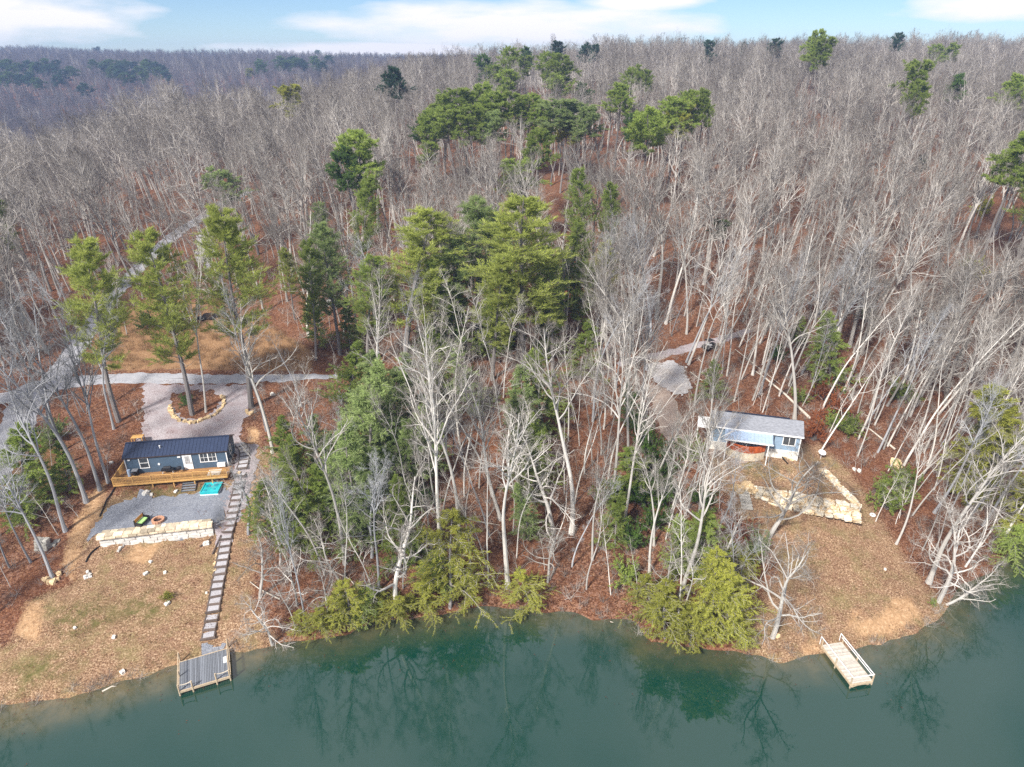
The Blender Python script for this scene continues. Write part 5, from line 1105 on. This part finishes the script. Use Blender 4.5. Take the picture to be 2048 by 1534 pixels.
# ---- hill-top and far conifers: (top px, height m, width, foliage)
HT = [((1015,98),20,1,'needle_green'),((975,112),18,1,'needle_dark'),((1058,112),17,1.1,'needle_green'),((1090,108),19,1.3,'needle_green'),((1122,112),19,1.3,'needle_green'),((1050,96),17,1,'needle_dark'),((1108,85),18,1,'needle_blue'),((1000,130),17,1,'needle_green'),((1030,140),17,1.1,'needle_green'),((1150,150),15,1.3,'needle_green'),((1168,168),13,1,'needle_dark'),
 ((960,170),19,1.1,'needle_green'),((935,178),19,1.2,'needle_green'),((885,196),18,1.2,'needle_green'),((860,222),17,1.2,'needle_green'),((835,238),15,1.2,'needle_dark'),((910,215),18,1.2,'needle_green'),((985,190),19,1.2,'needle_green'),((1020,188),19,1.2,'needle_green'),((1060,192),18,1.3,'needle_green'),((1075,205),17,1.0,'needle_green'),((950,215),18,1.2,'needle_green'),((985,225),17,1.1,'needle_soft'),
 ((1105,215),16,1.1,'needle_green'),((1150,200),18,1.7,'needle_soft'),((1175,215),17,1.2,'needle_soft'),((1125,235),15,1.1,'needle_olive'),((1232,132),17,1.1,'needle_green'),((1283,142),15,.9,'needle_green'),((1240,170),17,1.2,'needle_green'),((1262,225),16,1.0,'needle_dark'),((1285,222),18,1.2,'needle_green'),((1310,212),19,1.2,'needle_green'),((1335,195),19,1.1,'needle_green'),((1375,182),19,1.0,'needle_green'),((1408,182),19,1.0,'needle_green'),((1350,205),18,1.1,'needle_olive'),
 ((786,137),20,1.1,'needle_blue'),((502,136),18,1.5,'needle_olive'),((592,170),18,1.2,'needle_olive'),((1407,80),18,1,'needle_blue'),((1480,85),15,.8,'needle_blue'),((1552,80),18,1.4,'needle_blue'),((1632,62),21,1.2,'needle_green'),((1652,75),20,1.4,'needle_green'),((1625,90),16,1.2,'needle_green'),((1796,68),18,1.1,'needle_blue'),((1868,92),17,1.4,'needle_green'),((1898,88),17,1.4,'needle_green'),((1845,122),20,1.3,'needle_green'),((1830,165),17,1.2,'needle_green'),
 ((2030,152),18,1.3,'needle_green'),((2035,270),20,1.4,'needle_green'),((1165,88),16,.9,'needle_blue'),((1188,90),16,.9,'needle_blue'),((1020,322),15,1.5,'needle_green'),((1000,345),13,1.2,'needle_green'),((1078,262),17,1.1,'needle_green'),((868,285),12,1.2,'needle_green'),((695,262),20,1.1,'needle_green'),((705,300),18,1.0,'needle_dark'),((490,340),14,1.3,'needle_soft'),((1910,150),16,1.1,'needle_dark'),((1450,440),8,1.5,'needle_dark'),((1840,310),9,1.2,'needle_blue')]
for t_, h_, w_, f_ in HT:
    up = t_[1] < 160; right = t_[0] > 1380
    lb = 'flat layered pine high on the right hillside' if right else ('layered green pine in the cluster on the hilltop' if 820 < t_[0] and t_[1] < 300 else 'scattered pine crown above the bare woods')
    h_ = h_ * (1.38 if t_[1] < 180 and t_[0] > 800 else 1.32)
    top_px('layered', 'pine_tree', t_, h_, lb, 'pine tree', 'layered pines on the hill' if right else ('hilltop pine cluster' if 820 < t_[0] and t_[1] < 300 else 'scattered pines in the woods'), wide=w_ * (.85 if t_[0] > 1380 else 1.15), foliage=f_, clear=4 if t_[1] < 300 else 3)
    if t_[1] < 300: q_ = OCC[-1]; nn_ = math.hypot(q_[0], q_[1]); OCC.append((q_[0] * (1 - 11 / nn_), q_[1] * (1 - 11 / nn_), 11)); OCC.append((q_[0] * (1 - 26 / nn_), q_[1] * (1 - 26 / nn_), 7) if t_[1] < 130 else (q_[0], q_[1], 3))
FL = [(30,132),(70,142),(95,118),(110,130),(125,150),(5,140),(150,132),(50,138),(218,128),(247,130),(262,145),(290,132),(318,134),(333,150),(262,118),(305,118),(568,122),(583,120),(622,120),(640,118),(655,112),(525,128),(5,125),(20,120),(28,116),(45,125),(60,122),(75,126),(88,124),(100,130),(118,120),(130,140),(40,150),(60,150),(82,155),(15,150),(0,160),(195,118),(212,122),(225,118),(240,122),(255,126),(268,124),(285,122),(298,124),(312,126),(325,128),(340,140),(350,150),(230,135),(250,138),(275,140),(300,142),(188,165),(535,118),(550,122),(560,113),(575,114),(590,114),(602,116),(612,118),(635,112),(648,124),(645,98),(205,92),(270,160)]
for x, y in FL:
    if at(x, y, 27)[1] < 520: continue
    top_px('layered', 'pine_tree', (x, y), 27, 'dark blue-green pine on the far ridge at the left', 'pine tree', 'far ridge pines', wide=1.7, foliage='needle_blue' if trng.random() < .5 else 'needle_dark', clear=7)

# ------------------------------------------------------------------ the woods
CLEAR = [LAWN_L, LAWN_R] + PATCHES + [pxpoly([(225, 900), (470, 860), (470, 990), (225, 1000)]), pxpoly([(1405, 840), (1620, 845), (1620, 930), (1405, 930)]), pxpoly([(1480, 960), (1720, 990), (1720, 1040), (1480, 1020)]), DRYP]
CLEAR += [np.array([(a_[0] + dx, a_[1] + dy) for dx, dy in ((-9, -1), (9, -1), (9, 8), (-9, 8))]) for a_ in (np.array((-44.5, 77)),)]
def free(x, y, gap):
    ok = sshore(x, y) > 1.0
    for P in CLEAR:
        if len(P) > 30: P = P[::3]
        ok &= sdf(x, y, P) < -gap
    for C, hw in ROADS: ok &= seg_dist(x, y, C[::4]) > hw + gap * .8
    return ok
def scatter(rng, y0, y1, sp, umax=.86):
    ys_ = np.arange(y0, y1, sp); out = []
    for y in ys_:
        xm = umax * y + 22; x = np.arange(-xm, xm, sp); out.append(np.stack([x + rng.uniform(-.46, .46, len(x)) * sp, y + rng.uniform(-.46, .46, len(x)) * sp], 1))
    return np.concatenate(out)
rng = np.random.default_rng(11)
pts = np.concatenate([scatter(rng, 52, 118, 3.3), scatter(rng, 118, 330, 4.9), scatter(rng, 330, 700, 6.4), scatter(rng, 700, 1300, 7.5)])
near = pts[:, 1] < 330; ok = np.ones(len(pts), bool); ok[near] = free(pts[near, 0], pts[near, 1], 1.6)
O = np.array(OCC)
for ox, oy, oc in O: ok &= np.hypot(pts[:, 0] - ox, pts[:, 1] - oy) > oc
ok &= rng.random(len(pts)) < np.where(pts[:, 1] < 110, .86, .95)
ok &= ~((pts[:, 1] < 100) & (pts[:, 0] > -37) & (pts[:, 0] < -26) & (rng.random(len(pts)) < .7))
BAND = pxpoly([(560, 745), (560, 900), (680, 960), (1130, 960), (1140, 745)]); BAND2 = pxpoly([(250, 1500 - 800), (250, 640), (560, 640), (560, 740)])
ok &= ~((sdf(pts[:, 0], pts[:, 1], BAND) > 0) & (rng.random(len(pts)) < .6))
ok &= ~(inside(pts[:, 0], pts[:, 1], pxpoly([(1395, 930), (1500, 930), (1500, 1180), (1430, 1200)])) & (rng.random(len(pts)) < .8))
ok &= ~(inside(pts[:, 0], pts[:, 1], pxpoly([(100, 750), (560, 750), (520, 1000), (600, 1270), (0, 1420), (0, 760)])) & (rng.random(len(pts)) < .5))
pts = pts[ok]; pz = height(pts[:, 0], pts[:, 1]); dist = np.sqrt(pts[:, 0] ** 2 + pts[:, 1] ** 2 + (CH - pz) ** 2)
hh = rng.uniform(17, 27, len(pts)) * np.where(pts[:, 1] < 75, .8, 1) * np.where(rng.random(len(pts)) < .2, .72, 1)
leanx = np.where(pts[:, 0] > 28, .16, np.where(pts[:, 0] < -50, -.12, 0)) * np.clip(1.6 - pts[:, 1] / 220, 0, 1) + rng.normal(0, .08, len(pts)); leany = rng.normal(-.02, .05, len(pts)) 
inview = np.abs(pts[:, 0] / (pts[:, 1] * math.cos(PITCH) + (CH - pz) * math.sin(PITCH))) < .80
order = np.argsort(np.where(inview, dist, 1e9)); nind = 300 - len(HB)
ind = set(order[:nind].tolist())
ZL = {'strip': ('slender leafless tree in the wooded strip between the two cabins', 'bare trees between the cabins'), 'right': ('pale leafless tree on the leaf covered slope around and right of the blue cabin', 'bare trees right of the blue cabin'),
      'left': ('grey leafless tree beside the roads left of the dark cabin', 'bare trees by the left roads'), 'back': ('leafless grey tree in the woods behind both cabins', 'bare trees behind the cabins')}
for i in order[:nind]:
    x, y = pts[i]; zn = 'back' if y > 103 else ('strip' if -34 < x < 27 else ('right' if x >= 27 else 'left'))
    k = rng.choice(['forest', 'pole', 'sapling'], p=[.16, .66, .18] if y < 103 else [.6, .3, .1])
    if y < 72 and rng.random() < .15: k = 'gnarly'
    Hh = hh[i] if k in ('forest', 'pole') else (rng.uniform(9, 14) if k == 'sapling' else rng.uniform(9, 13))
    plant(k, 'bare_tree', (x, y, pz[i]), Hh, ZL[zn][0], 'tree', ZL[zn][1], (leanx[i], leany[i], 1), wide=rng.uniform(.7, 1.05), barkm='bark_grey' if zn == 'left' or rng.random() < .2 else None)

lib = bpy.data.collections.new('source_meshes')      # not linked to the scene: only sources for the woods
def src(key, i, mats):
    _, _, H, tk, cr = PROTO[key][i]; a = Acc(); a.V = tk.V + [v for v in cr.V]; a.A = tk.A + cr.A
    a.Q = list(tk.Q); a.T = list(tk.T); a.Q += [q + tk.n for q in cr.Q]; a.T += [q + tk.n for q in cr.T]
    return a.mesh(key, mats)
def gn_stuff(name, label, P, Rt, Sc, Id, meshes, cat=None):
    me = bpy.data.meshes.new(name); me.vertices.add(len(P)); me.vertices.foreach_set('co', P.astype(np.float32).ravel())
    for nm, ty, a, key in (('rot', 'FLOAT_VECTOR', Rt, 'vector'), ('scl', 'FLOAT_VECTOR', Sc, 'vector'), ('idx', 'INT', Id, 'value')):
        at_ = me.attributes.new(nm, ty, 'POINT'); at_.data.foreach_set(key, (a.astype(np.int32) if ty == 'INT' else a.astype(np.float32)).ravel())
    o = link(name, me); tag(o, label, cat, None, 'stuff')
    c = bpy.data.collections.new(name + '_sources'); 
    for i, m_ in enumerate(meshes): c.objects.link(bpy.data.objects.new('%s_src_%02d' % (name, i), m_))
    g = bpy.data.node_groups.new(name, 'GeometryNodeTree'); g.interface.new_socket('Geometry', in_out='INPUT', socket_type='NodeSocketGeometry'); g.interface.new_socket('Geometry', in_out='OUTPUT', socket_type='NodeSocketGeometry')
    gi = g.nodes.new('NodeGroupInput'); go = g.nodes.new('NodeGroupOutput'); ip = g.nodes.new('GeometryNodeInstanceOnPoints'); ci = g.nodes.new('GeometryNodeCollectionInfo')
    ci.inputs['Collection'].default_value = c; ci.inputs['Separate Children'].default_value = True; ci.inputs['Reset Children'].default_value = True; ip.inputs['Pick Instance'].default_value = True
    def na(n, ty):
        q = g.nodes.new('GeometryNodeInputNamedAttribute'); q.data_type = ty; q.inputs['Name'].default_value = n; return q.outputs[0]
    e = g.nodes.new('FunctionNodeEulerToRotation'); g.links.new(na('rot', 'FLOAT_VECTOR'), e.inputs[0])
    g.links.new(gi.outputs[0], ip.inputs['Points']); g.links.new(ci.outputs[0], ip.inputs['Instance']); g.links.new(na('idx', 'INT'), ip.inputs['Instance Index'])
    g.links.new(e.outputs[0], ip.inputs['Rotation']); g.links.new(na('scl', 'FLOAT_VECTOR'), ip.inputs['Scale']); g.links.new(ip.outputs[0], go.inputs[0])
    md = o.modifiers.new('scatter', 'NODES'); md.node_group = g; return o
rest = np.array([i for i in range(len(pts)) if i not in ind]); n = len(rest)
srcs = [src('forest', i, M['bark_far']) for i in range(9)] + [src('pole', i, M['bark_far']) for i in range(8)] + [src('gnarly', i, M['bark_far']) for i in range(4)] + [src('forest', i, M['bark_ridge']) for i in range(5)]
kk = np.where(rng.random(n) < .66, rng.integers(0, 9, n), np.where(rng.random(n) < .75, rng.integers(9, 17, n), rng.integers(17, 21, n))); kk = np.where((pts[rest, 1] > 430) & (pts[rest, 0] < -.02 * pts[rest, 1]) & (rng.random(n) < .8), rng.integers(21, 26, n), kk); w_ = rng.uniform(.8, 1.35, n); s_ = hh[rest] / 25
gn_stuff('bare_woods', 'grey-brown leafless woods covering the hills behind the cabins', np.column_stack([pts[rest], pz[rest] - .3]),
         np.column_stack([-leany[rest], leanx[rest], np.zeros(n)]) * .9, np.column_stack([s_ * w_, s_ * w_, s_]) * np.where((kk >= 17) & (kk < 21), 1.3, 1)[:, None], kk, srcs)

# undergrowth: dead brush, saplings, tufts
def brush(seed, h=1.4, n=14, c=4):
    rg = np.random.default_rng(seed); a = rg.uniform(0, 6.28, n); D = np.stack([np.cos(a), np.sin(a), rg.uniform(.3, 2.4, n)], 1); S = rg.normal(size=(n, 3)) * [.25, .25, 0]
    P = grow(rg, S, D, h * rg.uniform(.5, 1.2, n), 5, .14, .03); Rr = radii(np.full(n, .014), np.full(n, .005), 5); A_ = Acc(); V, Q = tubes(P, Rr, 3); A_.add(V, Q, lv=.5)
    S, D, r, t = kids(rg, P, Rr, c, .3, 1, R(25), R(60)); V, Q, T = spikes(rg, S, D, rg.uniform(.2, .6, len(t)) * h / 1.4, .006); A_.add(V, Q, T, lv=1); return A_.mesh('brush', M['bark_pale'])
bs = [brush(s) for s in range(5)] + [src('sapling', i, M['bark_pale']) for i in range(4)]
p2 = scatter(rng, 50, 150, 1.9); ok = free(p2[:, 0], p2[:, 1], .3) & (rng.random(len(p2)) < .72); p2 = p2[ok]; n = len(p2); idx = np.where(rng.random(n) < .84, rng.integers(0, 5, n), rng.integers(5, 9, n))
s_ = np.where(idx < 5, rng.uniform(.5, 1.3, n), rng.uniform(.25, .7, n)); z2 = height(p2[:, 0], p2[:, 1])
gn_stuff('undergrowth', 'grey dead brush and thin saplings on the forest floor', np.column_stack([p2, z2 - .05]), np.column_stack([rng.normal(0, .15, n), rng.normal(0, .15, n), rng.uniform(0, 6.28, n)]), np.column_stack([s_] * 3), idx, bs)
# leaf litter and dry grass
def leafbits(seed, mat, k=40, up=.1, L_=.11, wd=.03, spread=.5, rad=.45):
    rg = np.random.default_rng(seed); p = rg.normal(size=(k, 3)) * [rad, rad, 0] + [0, 0, .04]; a = rg.uniform(0, 6.28, k); d = np.stack([np.cos(a), np.sin(a), np.full(k, up)], 1)
    V, Q, lv = blades(rg, p, d, 1, L_, wd, spread); V[:, 2] = np.abs(V[:, 2]); A_ = Acc(); A_.add(V, Q, lv=lv); return A_.mesh('litter', M[mat])
needles('leaf_litter', (.06, .022, .014), (.36, .17, .105)); needles('grass_dry', (.20, .13, .07), (.60, .46, .30)); needles('grass_green', (.07, .09, .02), (.16, .18, .05))
ls = [leafbits(s, 'leaf_litter') for s in range(3)]
p3 = scatter(rng, 44, 112, 1.0); ok = (free(p3[:, 0], p3[:, 1], -.4) & (rng.random(len(p3)) < .8)) | ((sshore(p3[:, 0], p3[:, 1]) > .2) & (rng.random(len(p3)) < .10)); p3 = p3[ok]; n = len(p3); z3 = height(p3[:, 0], p3[:, 1])
gn_stuff('leaf_litter', 'red-brown fallen leaves under the trees', np.column_stack([p3, z3 + .02]), np.column_stack([np.zeros(n), np.zeros(n), rng.uniform(0, 6.28, n)]), np.ones((n, 3)) * rng.uniform(.7, 1.3, n)[:, None], rng.integers(0, 3, n), ls)
gs = [leafbits(s, 'grass_dry', 34, 1.0, .16, .012, .5, .3) for s in range(10, 13)] + [leafbits(13, 'grass_green', 34, 1.0, .13, .014, .5, .3), leafbits(14, 'leaf_litter', 30)]
p4 = scatter(rng, 44, 92, .85); inl = (sdf(p4[:, 0], p4[:, 1], LAWN_L) > .2) | (sdf(p4[:, 0], p4[:, 1], LAWN_R) > .2) | (sdf(p4[:, 0], p4[:, 1], DRYP) > .2); ok = inl & (sshore(p4[:, 0], p4[:, 1]) > .3)
for P in PATCHES: ok &= sdf(p4[:, 0], p4[:, 1], P[::3]) < -.1
ok &= vnoise(p4[:, 0] / 2.5, p4[:, 1] / 2.5, 31) + rng.uniform(-.4, .4, len(p4)) > -.2
p4 = p4[ok]; n = len(p4); z4 = height(p4[:, 0], p4[:, 1]); idx = rng.choice(5, n, p=[.26, .22, .22, .18, .12])
gn_stuff('dry_grass', 'tan dry grass tufts on the lawns', np.column_stack([p4, z4]), np.column_stack([np.zeros(n), np.zeros(n), rng.uniform(0, 6.28, n)]), np.ones((n, 3)) * rng.uniform(.6, 1.3, n)[:, None], idx, gs)
# tall tawny grass on the roadside bank
st = [leafbits(s, 'dry_stalk', 50, 3.0, .8, .02, .25, .3) for s in range(20, 23)]
p5 = scatter(rng, 96, 125, 1.1); ok = (sdf(p5[:, 0], p5[:, 1], DRYP) > .3) & (rng.random(len(p5)) < .6); p5 = p5[ok]; n = len(p5); z5 = height(p5[:, 0], p5[:, 1])
gn_stuff('tall_grass', 'tall tawny grass on the bank behind the road', np.column_stack([p5, z5]), np.column_stack([np.zeros(n), np.zeros(n), rng.uniform(0, 6.28, n)]), np.ones((n, 3)) * rng.uniform(.6, 1.2, n)[:, None], rng.integers(0, 3, n), st)

# ragged water's edge: leaves, twigs and roots along the bank, leaves afloat
p6 = np.concatenate([scatter(rng, 40, 74, .55)]); d6 = sshore(p6[:, 0], p6[:, 1]); ok = (np.abs(p6[:, 0]) < 80) & (d6 > -.5) & (d6 < .9) & (rng.random(len(p6)) < .7); p6 = p6[ok]; n = len(p6); z6 = np.maximum(height(p6[:, 0], p6[:, 1]), .01)
gn_stuff('bank_debris', 'leaves, twigs and roots along the water line', np.column_stack([p6, z6 + .02]), np.column_stack([rng.normal(0, .2, n), rng.normal(0, .2, n), rng.uniform(0, 6.28, n)]), np.ones((n, 3)) * rng.uniform(.35, .9, n)[:, None], rng.choice(5, n, p=[.3, .3, .2, .12, .08]), [ls[0], gs[0], ls[1], bs[0], bs[1]])
fl = leafbits(77, 'leaf_litter', 7, 0.0, .12, .04, .05, .8)
p7 = scatter(rng, 36, 74, 1.6); d7 = sshore(p7[:, 0], p7[:, 1]); ok = (d7 < -.6) & (d7 > -9) & (rng.random(len(p7)) < .5 * np.exp(d7 / 3)) & (np.abs(p7[:, 0]) < 80); p7 = p7[ok]; n = len(p7)
gn_stuff('floating_leaves', 'a few fallen leaves floating near the bank', np.column_stack([p7, np.full(n, -.03)]), np.column_stack([np.zeros(n), np.zeros(n), rng.uniform(0, 6.28, n)]), np.column_stack([np.ones(n), np.ones(n), np.full(n, 1.0)]), np.zeros(n), [fl])

# ------------------------------------------------------------------ haze
hb = MB(); hb.box((0, 500, 38.75), (3600, 2400, 99.5))
m = bpy.data.materials.new('haze'); m.use_nodes = True; t = m.node_tree; t.nodes.clear(); o = nd(t, 'ShaderNodeOutputMaterial'); v = nd(t, 'ShaderNodeVolumePrincipled')
v.inputs['Color'].default_value = (.42, .60, 1, 1); v.inputs['Density'].default_value = .0003; v.inputs['Anisotropy'].default_value = .1; t.links.new(v.outputs[0], o.inputs['Volume'])
tag(hb.build('haze', m), kind='stuff')
